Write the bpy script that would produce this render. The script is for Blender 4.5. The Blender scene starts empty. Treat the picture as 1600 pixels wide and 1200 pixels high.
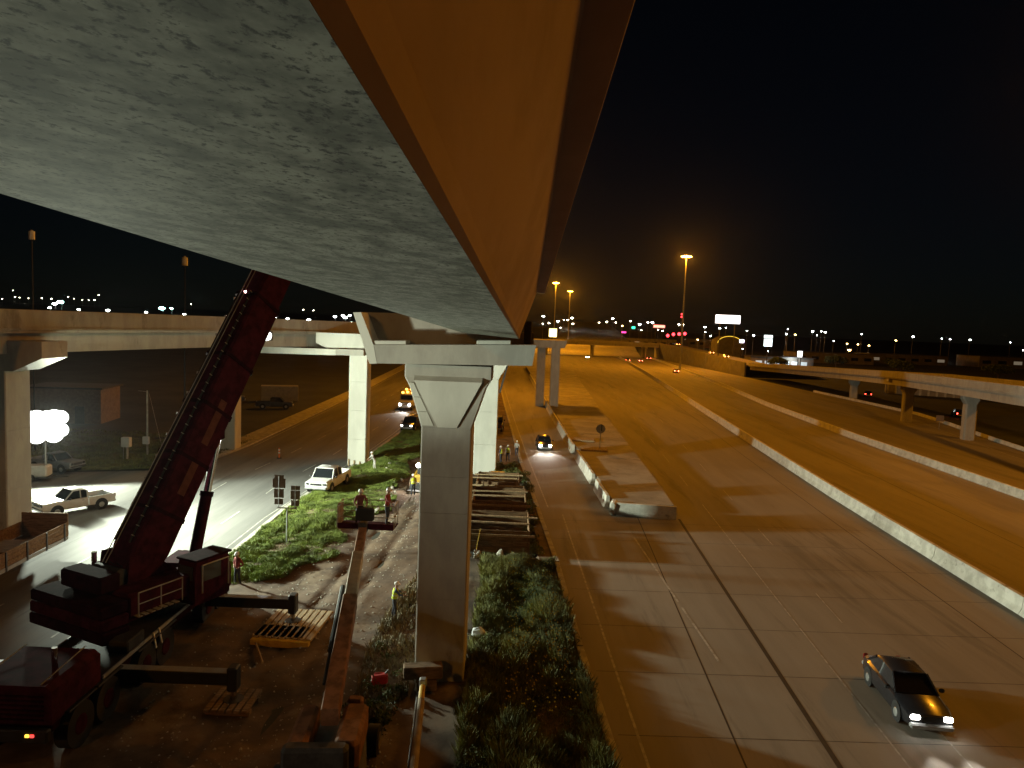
import bpy, bmesh, math, random
import numpy as np
from mathutils import Vector, Matrix
random.seed(7)
rng = np.random.default_rng(11)
SC = bpy.context.scene
COL = SC.collection
R = math.radians

# ---------------------------------------------------------------- camera
cam_d = bpy.data.cameras.new('camera')
cam_d.sensor_width = 36.0
cam_d.lens = 24.98
cam_d.clip_start = 0.05
cam_d.clip_end = 6000
cam = bpy.data.objects.new('camera', cam_d)
COL.objects.link(cam)
cam.location = (0, 0, 14.3)
_p, _r = R(4.58), R(2.2)
_f = Vector((0, math.cos(_p), -math.sin(_p)))
_x = Vector((1, 0, 0))
_u = _x.cross(_f)
_cx = _x * math.cos(_r) + _u * math.sin(_r)
_cy = -_x * math.sin(_r) + _u * math.cos(_r)
cam.rotation_euler = Matrix((_cx, _cy, -_f)).transposed().to_euler()
SC.camera = cam

# ---------------------------------------------------------------- night sky
world = bpy.data.worlds.new('World')
SC.world = world
world.use_nodes = True
wn = world.node_tree.nodes
sky = wn.new('ShaderNodeTexSky')
sky.sky_type = 'NISHITA'
sky.sun_disc = False
sky.sun_elevation = R(9)
sky.sun_rotation = R(200)
sky.ozone_density = 4.0
sky.dust_density = 0.3
wn['Background'].inputs[1].default_value = 0.0006
world.node_tree.links.new(sky.outputs[0], wn['Background'].inputs[0])
world.cycles.sampling_method = 'NONE'

SC.view_settings.view_transform = 'Standard'
SC.view_settings.look = 'None'
SC.view_settings.exposure = 0.0
SC.view_settings.gamma = 1.0
SC.render.engine = 'CYCLES'
SC.cycles.use_denoising = True
SC.cycles.max_bounces = 5
SC.cycles.diffuse_bounces = 3
SC.cycles.glossy_bounces = 3
SC.cycles.transmission_bounces = 3
SC.cycles.volume_bounces = 0
SC.cycles.sample_clamp_indirect = 1.5
SC.cycles.caustics_reflective = False
SC.cycles.caustics_refractive = False

SODIUM = (1.0, 0.355, 0.012)
WORK = (0.90, 1.0, 0.80)

# ---------------------------------------------------------------- materials
MATS = {}
def nodes_of(m):
    m.use_nodes = True
    t = m.node_tree
    return t, t.nodes, t.links, t.nodes['Principled BSDF']

def mat(name, c1, c2=None, rough=0.85, scale=3.0, stretch=(1, 1, 1), bump=0.0, bump_scale=20.0, metal=0.0, spots=None, spot_scale=1.2, spot_lo=0.55, detail=5.0, coat=0.0, spec=0.4):
    """two-tone noise colour, optional stain layer, fine bump"""
    if name in MATS:
        return MATS[name]
    m = bpy.data.materials.new(name)
    t, n, l, b = nodes_of(m)
    b.inputs['Roughness'].default_value = rough
    b.inputs['Metallic'].default_value = metal
    b.inputs['Coat Weight'].default_value = coat
    b.inputs['Specular IOR Level'].default_value = spec
    if c2 is None:
        c2 = tuple(v * 0.72 for v in c1)
    tc = n.new('ShaderNodeTexCoord')
    mp = n.new('ShaderNodeMapping')
    mp.inputs['Scale'].default_value = stretch
    l.new(tc.outputs['Object'], mp.inputs[0])
    nz = n.new('ShaderNodeTexNoise')
    nz.inputs['Scale'].default_value = scale
    nz.inputs['Detail'].default_value = detail
    nz.inputs['Roughness'].default_value = 0.62
    l.new(mp.outputs[0], nz.inputs['Vector'])
    rp = n.new('ShaderNodeValToRGB')
    rp.color_ramp.elements[0].position = 0.40
    rp.color_ramp.elements[1].position = 0.60
    rp.color_ramp.elements[0].color = (*c2, 1)
    rp.color_ramp.elements[1].color = (*c1, 1)
    l.new(nz.outputs['Fac'], rp.inputs[0])
    out = rp.outputs[0]
    if spots:
        n2 = n.new('ShaderNodeTexNoise')
        n2.inputs['Scale'].default_value = spot_scale
        n2.inputs['Detail'].default_value = 8
        n2.inputs['Roughness'].default_value = 0.7
        l.new(mp.outputs[0], n2.inputs['Vector'])
        r2 = n.new('ShaderNodeValToRGB')
        r2.color_ramp.elements[0].position = spot_lo
        r2.color_ramp.elements[1].position = spot_lo + 0.09
        l.new(n2.outputs['Fac'], r2.inputs[0])
        mx = n.new('ShaderNodeMix')
        mx.data_type = 'RGBA'
        l.new(r2.outputs[0], mx.inputs[0])
        l.new(out, mx.inputs[6])
        mx.inputs[7].default_value = (*spots, 1)
        out = mx.outputs[2]
    l.new(out, b.inputs['Base Color'])
    if bump:
        n3 = n.new('ShaderNodeTexNoise')
        n3.inputs['Scale'].default_value = bump_scale
        n3.inputs['Detail'].default_value = 4
        l.new(mp.outputs[0], n3.inputs['Vector'])
        bp = n.new('ShaderNodeBump')
        bp.inputs['Strength'].default_value = bump
        bp.inputs['Distance'].default_value = 0.02
        l.new(n3.outputs['Fac'], bp.inputs['Height'])
        l.new(bp.outputs[0], b.inputs['Normal'])
    MATS[name] = m
    return m

def emit(name, col, strength):
    if name in MATS:
        return MATS[name]
    m = bpy.data.materials.new(name)
    t, n, l, b = nodes_of(m)
    b.inputs['Base Color'].default_value = (*[min(1, c * .5) for c in col], 1)
    b.inputs['Emission Color'].default_value = (*col, 1)
    b.inputs['Emission Strength'].default_value = strength
    m.cycles.emission_sampling = 'NONE'
    MATS[name] = m
    return m

def glass_dark(name='window_glass', c=(0.012, 0.014, 0.016), rough=0.06):
    if name in MATS:
        return MATS[name]
    m = bpy.data.materials.new(name)
    t, n, l, b = nodes_of(m)
    b.inputs['Base Color'].default_value = (*c, 1)
    b.inputs['Roughness'].default_value = rough
    b.inputs['Specular IOR Level'].default_value = 0.7
    MATS[name] = m
    return m

def paint(name, c, rough=0.35, dirt=0.75, scale=2.2):
    return mat(name, c, tuple(v * dirt for v in c), rough=rough, scale=scale, coat=0.15 if rough < .5 else 0.0, spec=.5 if rough < .5 else .06)

M_CONC = mat('weathered_concrete', (0.40, 0.38, 0.33), (0.33, 0.31, 0.27), 0.9, 1.1, stretch=(1, 1, .4), bump=0.25, bump_scale=14, spots=(0.23, 0.21, 0.18), spot_scale=.5, spot_lo=0.58)
M_CONC_PALE = mat('pale_concrete', (0.60, 0.59, 0.52), (0.50, 0.49, 0.43), 0.9, 0.6, stretch=(1, 1, .35), bump=0.2, bump_scale=12)
M_BARRIER = mat('barrier_concrete', (0.66, 0.64, 0.56), (0.50, 0.48, 0.41), 0.85, 1.3, bump=0.2, bump_scale=16, spots=(0.27, 0.24, 0.19), spot_scale=.8, spot_lo=0.6)
M_CURB = mat('curb_concrete', (0.42, 0.40, 0.34), (0.28, 0.26, 0.22), 0.9, 1.5, bump=0.3)
M_HIGHWAY = mat('highway_concrete', (0.265, 0.24, 0.20), (0.215, 0.193, 0.16), 0.8, 0.3, stretch=(1.3, .1, 1), bump=0.12, bump_scale=9, spots=(0.165, 0.148, 0.122), spot_scale=.35, spot_lo=0.55)
M_ASPHALT = mat('worn_asphalt', (0.155, 0.152, 0.145), (0.105, 0.102, 0.097), 0.8, 0.25, stretch=(2.2, .16, 1), bump=0.15, bump_scale=12, spots=(0.075, 0.073, 0.07), spot_scale=.25, spot_lo=0.6)
M_DARKJOINT = mat('tar_joint', (0.028, 0.026, 0.024), None, 0.7)
M_LINE = mat('worn_white_paint', (0.46, 0.45, 0.41), (0.25, 0.24, 0.21), 0.7, 2.5)
M_LINEY = mat('worn_yellow_paint', (0.55, 0.37, 0.06), (0.3, 0.2, 0.04), 0.7, 2.5)
M_DIRT = mat('packed_dirt', (0.145, 0.098, 0.062), (0.07, 0.045, 0.028), 0.95, 0.55, bump=0.6, bump_scale=7, spots=(0.20, 0.15, 0.10), spot_scale=.35, spot_lo=0.55)
M_FIELD = mat('dry_ground', (0.034, 0.037, 0.026), (0.018, 0.02, 0.014), 0.95, 0.12, bump=0.3, bump_scale=3)
M_RUBBER = mat('tyre_rubber', (0.018, 0.018, 0.018), None, 0.8)
M_STEEL = mat('galvanised_steel', (0.42, 0.43, 0.43), (0.3, 0.31, 0.31), 0.45, 4, metal=0.7)
M_DARKSTEEL = mat('dark_steel', (0.045, 0.043, 0.042), (0.025, 0.024, 0.024), 0.6, 4)
M_BLACK = mat('black_plastic', (0.015, 0.015, 0.016), None, 0.6)
M_CHROME = mat('polished_rod', (0.75, 0.75, 0.75), (0.6, 0.6, 0.6), 0.15, 3, metal=1.0)
M_CRED = paint('crane_red', (0.056, 0.009, 0.018), 0.9, .5)
M_CDARK = paint('crane_maroon', (0.026, 0.006, 0.010), 0.95, .5)
M_LIFTOR = paint('lift_orange', (0.27, 0.14, 0.08), 0.65, .55)
M_LIFTCREAM = paint('lift_cream', (0.34, 0.27, 0.19), 0.5, .7)
M_YELLOW = paint('machine_yellow', (0.62, 0.38, 0.04), 0.45, .65)
M_WHITE = paint('white_paint', (0.72, 0.72, 0.70), 0.35, .88)
M_GREYP = paint('grey_paint', (0.3, 0.31, 0.32), 0.4, .8)
M_BLACKP = paint('black_paint', (0.02, 0.02, 0.024), 0.25, .8)
M_SIGNBACK = mat('sign_back', (0.19, 0.15, 0.125), (0.145, 0.115, 0.095), 0.7, 2, metal=0.0)
M_PLANK = mat('sawn_timber', (0.44, 0.33, 0.19), (0.27, 0.19, 0.105), 0.9, 2.0, stretch=(6, .8, 6), bump=0.3)
M_PLANKD = mat('old_timber', (0.25, 0.16, 0.085), (0.13, 0.08, 0.04), 0.9, 2.0, stretch=(1, 6, 6), bump=0.3)
M_GLASS = glass_dark()

# ---------------------------------------------------------------- mesh helper
class MB:
    def __init__(s):
        s.v, s.f, s.mi = [], [], []
        s.m = 0
    def add(s, vs, fs):
        o = len(s.v)
        s.v += [tuple(map(float, p)) for p in vs]
        s.f += [tuple(o + i for i in f) for f in fs]
        s.mi += [s.m] * len(fs)
        return s
    def box(s, c, d, rz=0.0, bev=0.0, rx=0.0, ry=0.0):
        hx, hy, hz = d[0] / 2, d[1] / 2, d[2] / 2
        M = Matrix.Rotation(rz, 3, 'Z') @ Matrix.Rotation(ry, 3, 'Y') @ Matrix.Rotation(rx, 3, 'X')
        c = Vector(c)
        if bev <= 0:
            P = [Vector((sx * hx, sy * hy, sz * hz)) for sz in (-1, 1) for sx, sy in ((-1, -1), (1, -1), (1, 1), (-1, 1))]
            F = [(3, 2, 1, 0), (4, 5, 6, 7), (0, 1, 5, 4), (1, 2, 6, 5), (2, 3, 7, 6), (3, 0, 4, 7)]
            return s.add([c + M @ p for p in P], F)
        b = min(bev, hx * .9, hy * .9, hz * .9)
        rings = []
        for z, i in ((-hz, b), (-hz + b, 0), (hz - b, 0), (hz, b)):
            x, y = hx - i, hy - i
            k = b if i == 0 else b * .5
            rings.append([(x - k, -y, z), (x, -y + k, z), (x, y - k, z), (x - k, y, z), (-x + k, y, z), (-x, y - k, z), (-x, -y + k, z), (-x + k, -y, z)])
        P = [c + M @ Vector(p) for r in rings for p in r]
        F = [tuple(reversed(range(8))), tuple(range(24, 32))]
        for a in range(3):
            for i in range(8):
                j = (i + 1) % 8
                F.append((a * 8 + i, a * 8 + j, a * 8 + 8 + j, a * 8 + 8 + i))
        return s.add(P, F)
    def tube(s, p0, p1, r0, r1=None, n=10, cap=True):
        r1 = r0 if r1 is None else r1
        p0, p1 = Vector(p0), Vector(p1)
        d = (p1 - p0).normalized()
        a = d.orthogonal().normalized()
        b = d.cross(a)
        P = []
        for p, r in ((p0, r0), (p1, r1)):
            for i in range(n):
                t = 2 * math.pi * i / n
                P.append(p + (a * math.cos(t) + b * math.sin(t)) * r)
        F = [(i, (i + 1) % n, n + (i + 1) % n, n + i) for i in range(n)]
        if cap:
            F += [tuple(reversed(range(n))), tuple(range(n, 2 * n))]
        return s.add(P, F)
    def path(s, pts, r, n=8):
        for a, b in zip(pts[:-1], pts[1:]):
            s.tube(a, b, r, r, n)
        return s
    def loft(s, rings, cap=True, closed=True):
        n = len(rings[0])
        P = [p for r in rings for p in r]
        F = []
        for a in range(len(rings) - 1):
            for i in range(n if closed else n - 1):
                j = (i + 1) % n
                F.append((a * n + i, a * n + j, (a + 1) * n + j, (a + 1) * n + i))
        if cap and closed:
            F += [tuple(reversed(range(n))), tuple((len(rings) - 1) * n + i for i in range(n))]
        return s.add(P, F)
    def prism(s, prof, p0, p1, side=None, up=(0, 0, 1)):
        """profile (u,v) swept from p0 to p1: u along side, v along up"""
        p0, p1 = Vector(p0), Vector(p1)
        d = (p1 - p0).normalized()
        up = Vector(up)
        sd = Vector(side) if side is not None else d.cross(up).normalized()
        return s.loft([[p + sd * u + up * v for u, v in prof] for p in (p0, p1)])
    def sphere(s, c, r, n=10, m=7, sc=(1, 1, 1)):
        c = Vector(c)
        rings = []
        for j in range(m + 1):
            t = math.pi * min(max(j / m, .03), .97)
            rings.append([c + Vector((math.sin(t) * math.cos(2 * math.pi * i / n) * r * sc[0], math.sin(t) * math.sin(2 * math.pi * i / n) * r * sc[1], -math.cos(t) * r * sc[2])) for i in range(n)])
        return s.loft(rings)
    def build(s, name, mats, parent=None, smooth=False, fix=True):
        me = bpy.data.meshes.new(name)
        me.from_pydata(s.v, [], s.f)
        if not isinstance(mats, (list, tuple)):
            mats = [mats]
        for m in mats:
            me.materials.append(m)
        if len(mats) > 1:
            me.polygons.foreach_set('material_index', s.mi)
        if fix:
            bm = bmesh.new()
            bm.from_mesh(me)
            bmesh.ops.recalc_face_normals(bm, faces=bm.faces)
            bm.to_mesh(me)
            bm.free()
        if smooth:
            me.polygons.foreach_set('use_smooth', [True] * len(me.polygons))
            try:
                me.set_sharp_from_angle(angle=R(40))
            except Exception:
                pass
        me.update()
        return link(name, me, parent)

def link(name, data, parent=None):
    o = bpy.data.objects.new(name, data)
    COL.objects.link(o)
    if parent is not None:
        o.parent = parent
    return o

def thing(name, label, cat, loc=(0, 0, 0), rz=0.0, group=None):
    o = link(name, None)
    o.empty_display_size = 0.2
    o.location = loc
    o.rotation_euler = (0, 0, rz)
    return tag(o, label, cat, group)

def tag(o, label, cat, group=None):
    o['label'] = label
    o['category'] = cat
    if group:
        o['group'] = group
    return o

def struct(o):
    o['kind'] = 'structure'
    return o

def copy_thing(root, loc, rz, label, group=None):
    r = root.copy()
    COL.objects.link(r)
    r.location = loc
    r.rotation_euler = (0, 0, rz)
    tag(r, label, root['category'], group or root.get('group'))
    for ch in [o for o in root.children]:
        c = ch.copy()
        COL.objects.link(c)
        c.parent = r
        for g in ch.children:
            d = g.copy()
            COL.objects.link(d)
            d.parent = c
    return r

def point(name, parent, loc, watts, col, size=0.3):
    d = bpy.data.lights.new(name, 'POINT')
    d.energy = watts
    d.color = col
    d.shadow_soft_size = size
    o = link(name, d, parent)
    o.location = loc
    return o

def spot(name, parent, loc, target, watts, col, angle=120, blend=0.5, size=0.2):
    d = bpy.data.lights.new(name, 'SPOT')
    d.energy = watts
    d.color = col
    d.shadow_soft_size = size
    d.spot_size = R(angle)
    d.spot_blend = blend
    o = link(name, d, parent)
    o.location = loc
    v = Vector(target) - Vector(loc)
    o.rotation_euler = v.to_track_quat('-Z', 'Y').to_euler()
    return o

def strip(pts, w0, w1, z):
    """flat ribbon along pts between lateral offsets w0..w1 (to the right of travel)"""
    P, F = [], []
    n = len(pts)
    for i, p in enumerate(pts):
        a = Vector(pts[max(i - 1, 0)][:2])
        b = Vector(pts[min(i + 1, n - 1)][:2])
        d = (b - a).normalized()
        r = Vector((d.y, -d.x))
        zz = z + (p[2] if len(p) > 2 else 0)
        for w in (w0, w1):
            P.append((p[0] + r.x * w, p[1] + r.y * w, zz))
    for i in range(n - 1):
        F.append((2 * i, 2 * i + 1, 2 * i + 3, 2 * i + 2))
    return P, F

def along(pts, s):
    """point and unit direction at distance s along a polyline"""
    for a, b in zip(pts[:-1], pts[1:]):
        a, b = Vector(a), Vector(b)
        L = (b - a).length
        if s <= L:
            return a + (b - a) * (s / L), (b - a) / L
        s -= L
    return b, (b - a).normalized()

def plen(pts):
    return sum((Vector(b) - Vector(a)).length for a, b in zip(pts[:-1], pts[1:]))

# ================================================================ SETTING
def hill_z(x, y):
    d = max(0.0, (y - 650) / 650)
    w = 1 / (1 + math.exp((x + 260) / 90))
    back = max(0.0, (y - 1500) / 1500) * 14
    return -0.08 + w * 22 * min(1.0, d) ** 1.5 + back

xs = np.unique(np.concatenate([np.linspace(-2600, -700, 12), np.linspace(-700, 500, 30), np.linspace(500, 2600, 12)]))
ys = np.unique(np.concatenate([np.linspace(-200, 500, 15), np.linspace(500, 1500, 22), np.linspace(1500, 3500, 10)]))
g = MB()
P = [(x, y, hill_z(x, y)) for y in ys for x in xs]
nx = len(xs)
F = [(j * nx + i, j * nx + i + 1, (j + 1) * nx + i + 1, (j + 1) * nx + i) for j in range(len(ys) - 1) for i in range(nx - 1)]
g.add(P, F)
struct(g.build('ground', M_FIELD, fix=False))

# road geometry (plan polylines, metres)
EXIT_EDGE = [(4.7, -8), (3.95, 22.3), (3.5, 31), (3.16, 42.5), (2.4, 55.5), (1.3, 74), (-0.9, 122), (-4, 200), (-8, 330), (-9, 390)]
BAR1 = [(24.2, -8), (27.9, 37), (29.7, 64), (32.5, 96), (45.6, 241), (57.5, 388)]
BAR2 = [(46.5, 10), (48.6, 66), (49.9, 101), (53, 146), (59.9, 207), (71, 330), (75, 388)]
EDGE_R = [(58, -8), (62, 50), (70.6, 97), (80.5, 138), (80.9, 180), (81.2, 245), (79.3, 388)]

def between(a, b, ys_, z):
    def X(pl, y):
        for p, q in zip(pl[:-1], pl[1:]):
            if p[1] <= y <= q[1]:
                return p[0] + (q[0] - p[0]) * (y - p[1]) / (q[1] - p[1])
        return pl[0][0] if y < pl[0][1] else pl[-1][0]
    P, F = [], []
    for y in ys_:
        P += [(X(a, y), y, z), (X(b, y), y, z)]
    for i in range(len(ys_) - 1):
        F.append((2 * i, 2 * i + 1, 2 * i + 3, 2 * i + 2))
    return P, F
def xat(pl, y):
    for p, q in zip(pl[:-1], pl[1:]):
        if p[1] <= y <= q[1]:
            return p[0] + (q[0] - p[0]) * (y - p[1]) / (q[1] - p[1])
    return pl[0][0] if y < pl[0][1] else pl[-1][0]

hw = MB()
hw.add(*between(EXIT_EDGE, EDGE_R, list(range(-8, 389, 6)), 0.0))
highway = struct(hw.build('highway', M_HIGHWAY, fix=False))
fr = MB()
fr.add(*strip([(30, 388, 0), (42, 470, 0.4), (55, 560, 2.2), (70, 700, 8), (88, 900, 17), (110, 1150, 27)], -28, 40, 0.03))
struct(fr.build('highway_beyond_overpass', M_HIGHWAY, fix=False))

# painted lines and joints on the highway: every stroke is its own piece
def stroke(parent, name, a, b, w, m, z=0.006):
    P, F = strip([a, b], -w / 2, w / 2, z)
    return MB().add(P, F).build(name, m, parent, fix=False)
def shifted(pl, off0, off1, y):
    return xat(pl, y)
def lane_x(k, y):
    """lane boundaries fan between the exit edge line and the median barrier"""
    t = (y - 22) / 26.0
    return {0: 5.0 + (-0.022) * (y - 22), 1: 9.85 - 0.035 * (y - 22), 2: 11.45 + 0.058 * (y - 22), 3: 13.85 + 0.070 * (y - 22), 4: 16.0 + 0.092 * (y - 22), 5: 20.1 + 0.093 * (y - 22)}[k]
for y in range(-6, 54, 10):
    stroke(highway, 'edge_line', (lane_x(0, y), y), (lane_x(0, y + 10), y + 10), 0.10, M_LINE)
for y in range(56, 200, 24):
    stroke(highway, 'edge_line', (xat(EXIT_EDGE, y) + 0.9, y), (xat(EXIT_EDGE, y + 24) + 0.9, y + 24), 0.10, M_LINE)
for y0, y1 in ((30.2, 36.2), (37.0, 48.6)):
    stroke(highway, 'lane_marking', (lane_x(1, y0), y0), (lane_x(1, y1), y1), 0.12, M_LINE)
for y in range(-6, 54, 12):
    stroke(highway, 'pavement_joint', (lane_x(2, y), y), (lane_x(2, y + 12), y + 12), 0.20, M_DARKJOINT, 0.003)
    stroke(highway, 'pavement_joint', (lane_x(2, y) - 3.2, y), (lane_x(2, y + 12) - 3.2, y + 12), 0.07, M_DARKJOINT, 0.003)
for y in range(-6, 200, 12):
    stroke(highway, 'lane_marking', (lane_x(3, y), y), (lane_x(3, y + (12 if y < 54 else 5)), y + (12 if y < 54 else 5)), 0.07, M_LINE)
for y in range(-4, 240, 13):
    stroke(highway, 'lane_marking', (lane_x(4, y), y), (lane_x(4, y + 4), y + 4), 0.07, M_LINE)
for y in range(-6, 240, 30):
    stroke(highway, 'pavement_joint', (xat(BAR1, y) + 8.2, y), (xat(BAR1, y + 30) + 8.2, y + 30), 0.07, M_DARKJOINT, 0.003)
    stroke(highway, 'pavement_joint', (xat(BAR1, y) - 3.4, y), (xat(BAR1, y + 30) - 3.4, y + 30), 0.06, M_DARKJOINT, 0.003)
for y in range(60, 130, 17):
    stroke(highway, 'edge_line', (xat(EDGE_R, y) - 4, y), (xat(EDGE_R, y + 17) - 4, y + 17), 0.12, M_LINE)
# transverse construction joints
for y in np.arange(-4, 56, 4.7):
    stroke(highway, 'pavement_joint', (xat(EXIT_EDGE, y) + .4, y), (xat(BAR1, y) - .4, y + 0.3), 0.035, M_DARKJOINT, 0.0025)

# exit lane curb
cb = struct(MB().prism([(-.16, -.1), (.16, -.1), (.15, .14), (-.16, .16)], (*EXIT_EDGE[0], 0), (*EXIT_EDGE[1], 0)).build('curb_exit_lane', M_CURB))
for a, b in zip(EXIT_EDGE[1:-1], EXIT_EDGE[2:]):
    L = (Vector(b) - Vector(a)).length
    k = max(1, int(L / 6))
    for i in range(k):
        p, q = Vector(a).lerp(Vector(b), i / k), Vector(a).lerp(Vector(b), (i + .985) / k)
        MB().prism([(-.16, -.1), (.16, -.1), (.15, .14), (-.16, .16)], (*p, 0), (*q, 0)).build('curb_stone', M_CURB, cb)

# left frontage road
LR_R = [(-16.9, -8), (-16.5, 40), (-16.7, 53), (-15.9, 63), (-15.1, 72), (-14.1, 98), (-14.4, 110), (-15.6, 150), (-18.5, 226), (-26, 400)]
LR_L = [(-46, -8), (-46, 60), (-39, 62), (-32.5, 64), (-29.6, 68), (-29.1, 78), (-29.6, 104), (-30.4, 140), (-34, 226), (-44, 400)]
lr = MB()
lr.add(*between(LR_L, LR_R, sorted(set(list(range(-8, 400, 6)) + [60, 62, 63, 64, 65, 66, 67, 68, 70])), -0.004))
froad = struct(lr.build('frontage_road', M_ASPHALT, fix=False))
for y in range(-6, 240, 9):
    for bx in (-19.7, -24.2):
        sh = lambda yy: bx + (0 if yy < 60 else (xat(LR_R, yy) + 16.0) * .9)
        stroke(froad, 'lane_marking', (sh(y), y), (sh(y + 3.4), y + 3.4), 0.10, M_LINE)
for y in range(-6, 220, 14):
    stroke(froad, 'edge_line', (xat(LR_R, y) - .7, y), (xat(LR_R, y + 14) - .7, y + 14), 0.09, M_LINE)
    if y > 66:
        stroke(froad, 'edge_line', (xat(LR_L, y) + .7, y), (xat(LR_L, y + 14) + .7, y + 14), 0.09, M_LINE)
for nm, pl, sgn in (('curb_median', LR_R, 1), ('curb_verge', LR_L[3:], -1)):
    root = None
    for a, b in zip(pl[:-1], pl[1:]):
        L = (Vector(b) - Vector(a)).length
        k = max(1, int(L / 5))
        for i in range(k):
            p, q = Vector(a).lerp(Vector(b), i / k), Vector(a).lerp(Vector(b), (i + .985) / k)
            m = MB().prism([(-.17, -.1), (.17, -.1), (.16, .15), (-.16, .14)], (*p, 0), (*q, 0))
            if root is None:
                root = struct(m.build(nm, M_CURB))
            else:
                m.build('curb_stone', M_CURB, root)
# pavement beside the far curb
sw = MB()
sw.add(*between([(x - 2.6, y) for x, y in LR_L[4:]], [(x - .17, y) for x, y in LR_L[4:]], list(range(68, 400, 8)), 0.12))
struct(sw.build('sidewalk', M_CURB, fix=False))
# forecourt by the light tower
fc = MB()
fc.add(*between([(-58, 38), (-58, 60)], [(-46, 38), (-46, 60)], [38, 49, 60], -0.002))
struct(fc.build('forecourt_pavement', M_CURB, fix=False))
vg = MB()
vg.add([(-60, 60.2, .05), (-46.2, 60.2, .05), (-39, 62.2, .06), (-32.7, 64.3, .1), (-30.0, 68, .12), (-29.5, 78, .12), (-32.4, 78, .1), (-60, 84, .06)], [(0, 1, 2, 3, 4, 5, 6, 7)])
M_VERGE = mat('mown_verge', (0.10, 0.125, 0.045), (0.05, 0.06, 0.022), 0.95, 0.8, bump=0.6, bump_scale=9)
struct(vg.build('verge', M_VERGE, fix=False))

# dirt median under the viaduct: uneven ground with ruts
def med_z(x, y):
    z = 0.10 + 0.05 * math.sin(x * 1.1 + y * .31) + 0.05 * math.sin(y * .83 - x * .4) + 0.04 * math.sin(x * 2.9 + 1.3) * math.sin(y * 1.7)
    # spoil bank along the excavation and a rise under the crane side
    z += 0.45 * math.exp(-((x + 5.6) / 1.3) ** 2) * (1 / (1 + math.exp((y - 72) / 6))) * (1 / (1 + math.exp(-(y - 50) / 3)))
    z += 0.30 * math.exp(-((x + 13.5) / 2.2) ** 2) * math.exp(-((y - 46) / 9) ** 2)
    z += 0.35 * math.exp(-((x + 11.5) / 2.6) ** 2) * math.exp(-((y - 68) / 9) ** 2)
    # wheel ruts of the haul track
    for rx in (-7.2, -8.9):
        t = x - (rx + 0.045 * (y - 45))
        z -= 0.11 * math.exp(-(t / .28) ** 2)
    if 42.6 < y < 66 and -3.7 < x < 2.0:
        z -= 0.0
    return z
gx, gy = 88, 220
md = MB()
P = []
for j in range(gy + 1):
    y = -8 + 200 * (j / gy) ** 1.15
    xl, xr = xat(LR_R, y) + .15, xat(EXIT_EDGE, y) - .15
    for i in range(gx + 1):
        u = i / gx
        x = xl + (xr - xl) * u
        edge = min(1, min(u, 1 - u) * 14)
        pit = 0.0
        if 43.4 < y < 66 and -3.5 < x < 1.9:
            pit = -1.9
        P.append((x, y, (0.10 + (med_z(x, y) + random.uniform(-.025, .025) - .10) * edge) + pit))
F = [(j * (gx + 1) + i, j * (gx + 1) + i + 1, (j + 1) * (gx + 1) + i + 1, (j + 1) * (gx + 1) + i) for j in range(gy) for i in range(gx)]
md.add(P, F)
struct(md.build('dirt_median', M_DIRT, fix=False, smooth=True))
fm = MB()
fm.add(*between([(x + .2, y) for x, y in LR_R], [(x - .2, y) for x, y in EXIT_EDGE], list(range(190, 391, 10)), 0.05))
struct(fm.build('far_median', M_DIRT, fix=False))

# ---------------------------------------------------------------- raised gore island with its wall
IS_L = [(8.5, 55.2), (8.25, 65), (7.65, 85), (7.0, 120), (5.46, 204), (4.6, 250)]
IS_R = [(13.1, 54.5), (13.6, 65), (14.3, 85), (15.3, 120), (19, 212), (21.2, 250)]
isl = MB()
yl = [55.2, 65, 75, 85, 100, 120, 150, 180, 204, 250]
IH = 0.78
top = [(xat(IS_L, y), y, IH) for y in yl] + [(xat(IS_R, y), y, IH) for y in reversed(yl)]
n = len(top)
isl.add(top + [(x, y, -.05) for x, y, z in top], [tuple(range(n))] + [(i, (i + 1) % n, n + (i + 1) % n, n + i) for i in range(n)])
gore = struct(isl.build('gore_island', mat('island_concrete', (0.36, 0.33, 0.27), (0.25, 0.225, 0.18), 0.85, .35, bump=.25, bump_scale=7, spots=(0.17, .15, .115), spot_scale=.3, spot_lo=.57)))
bw = thing('gore_barrier', 'pale concrete barrier along the exit lane side of the gore island', 'barrier', (8.3, 55, 0))
def barrier_seg(name, parent, a, b, w=.28, h=1.0, m=M_BARRIER, base=None):
    o = base or Vector((0, 0, 0))
    a, b = Vector((*a, 0)) - o, Vector((*b, 0)) - o
    pr = [(-w, -.02), (w, -.02), (w, .08), (w * .6, .34), (w * .42, h - .03), (w * .36, h), (-w * .36, h), (-w * .42, h - .03), (-w * .6, .34), (-w, .08)]
    return MB().prism(pr, a, b).build(name, m, parent)
B0 = Vector((8.3, 55, 0))
ysx = [(56.6, 63.0), (65.2, 70.5), (70.7, 78), (81.5, 90), (90.15, 102), (102.15, 116), (116.15, 132), (132.2, 152), (152.2, 175), (175.2, 204)]
for y0, y1 in ysx:
    barrier_seg('barrier_segment', bw, (xat(IS_L, y0) - .35, y0), (xat(IS_L, y1) - .35, y1), .3, 1.02, base=B0)
nose = thing('gore_nose_barrier', 'white concrete barrier end across the nose of the gore island', 'barrier', (10.8, 54.4, 0))
barrier_seg('barrier_segment', nose, (8.5, 54.55), (13.05, 53.95), .34, 0.98, base=Vector((10.8, 54.4, 0)))
MB().box((-2.45, .5, .5), (.5, 1.3, 1.0), R(-14), .12).build('end_block', M_BARRIER, nose)
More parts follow.
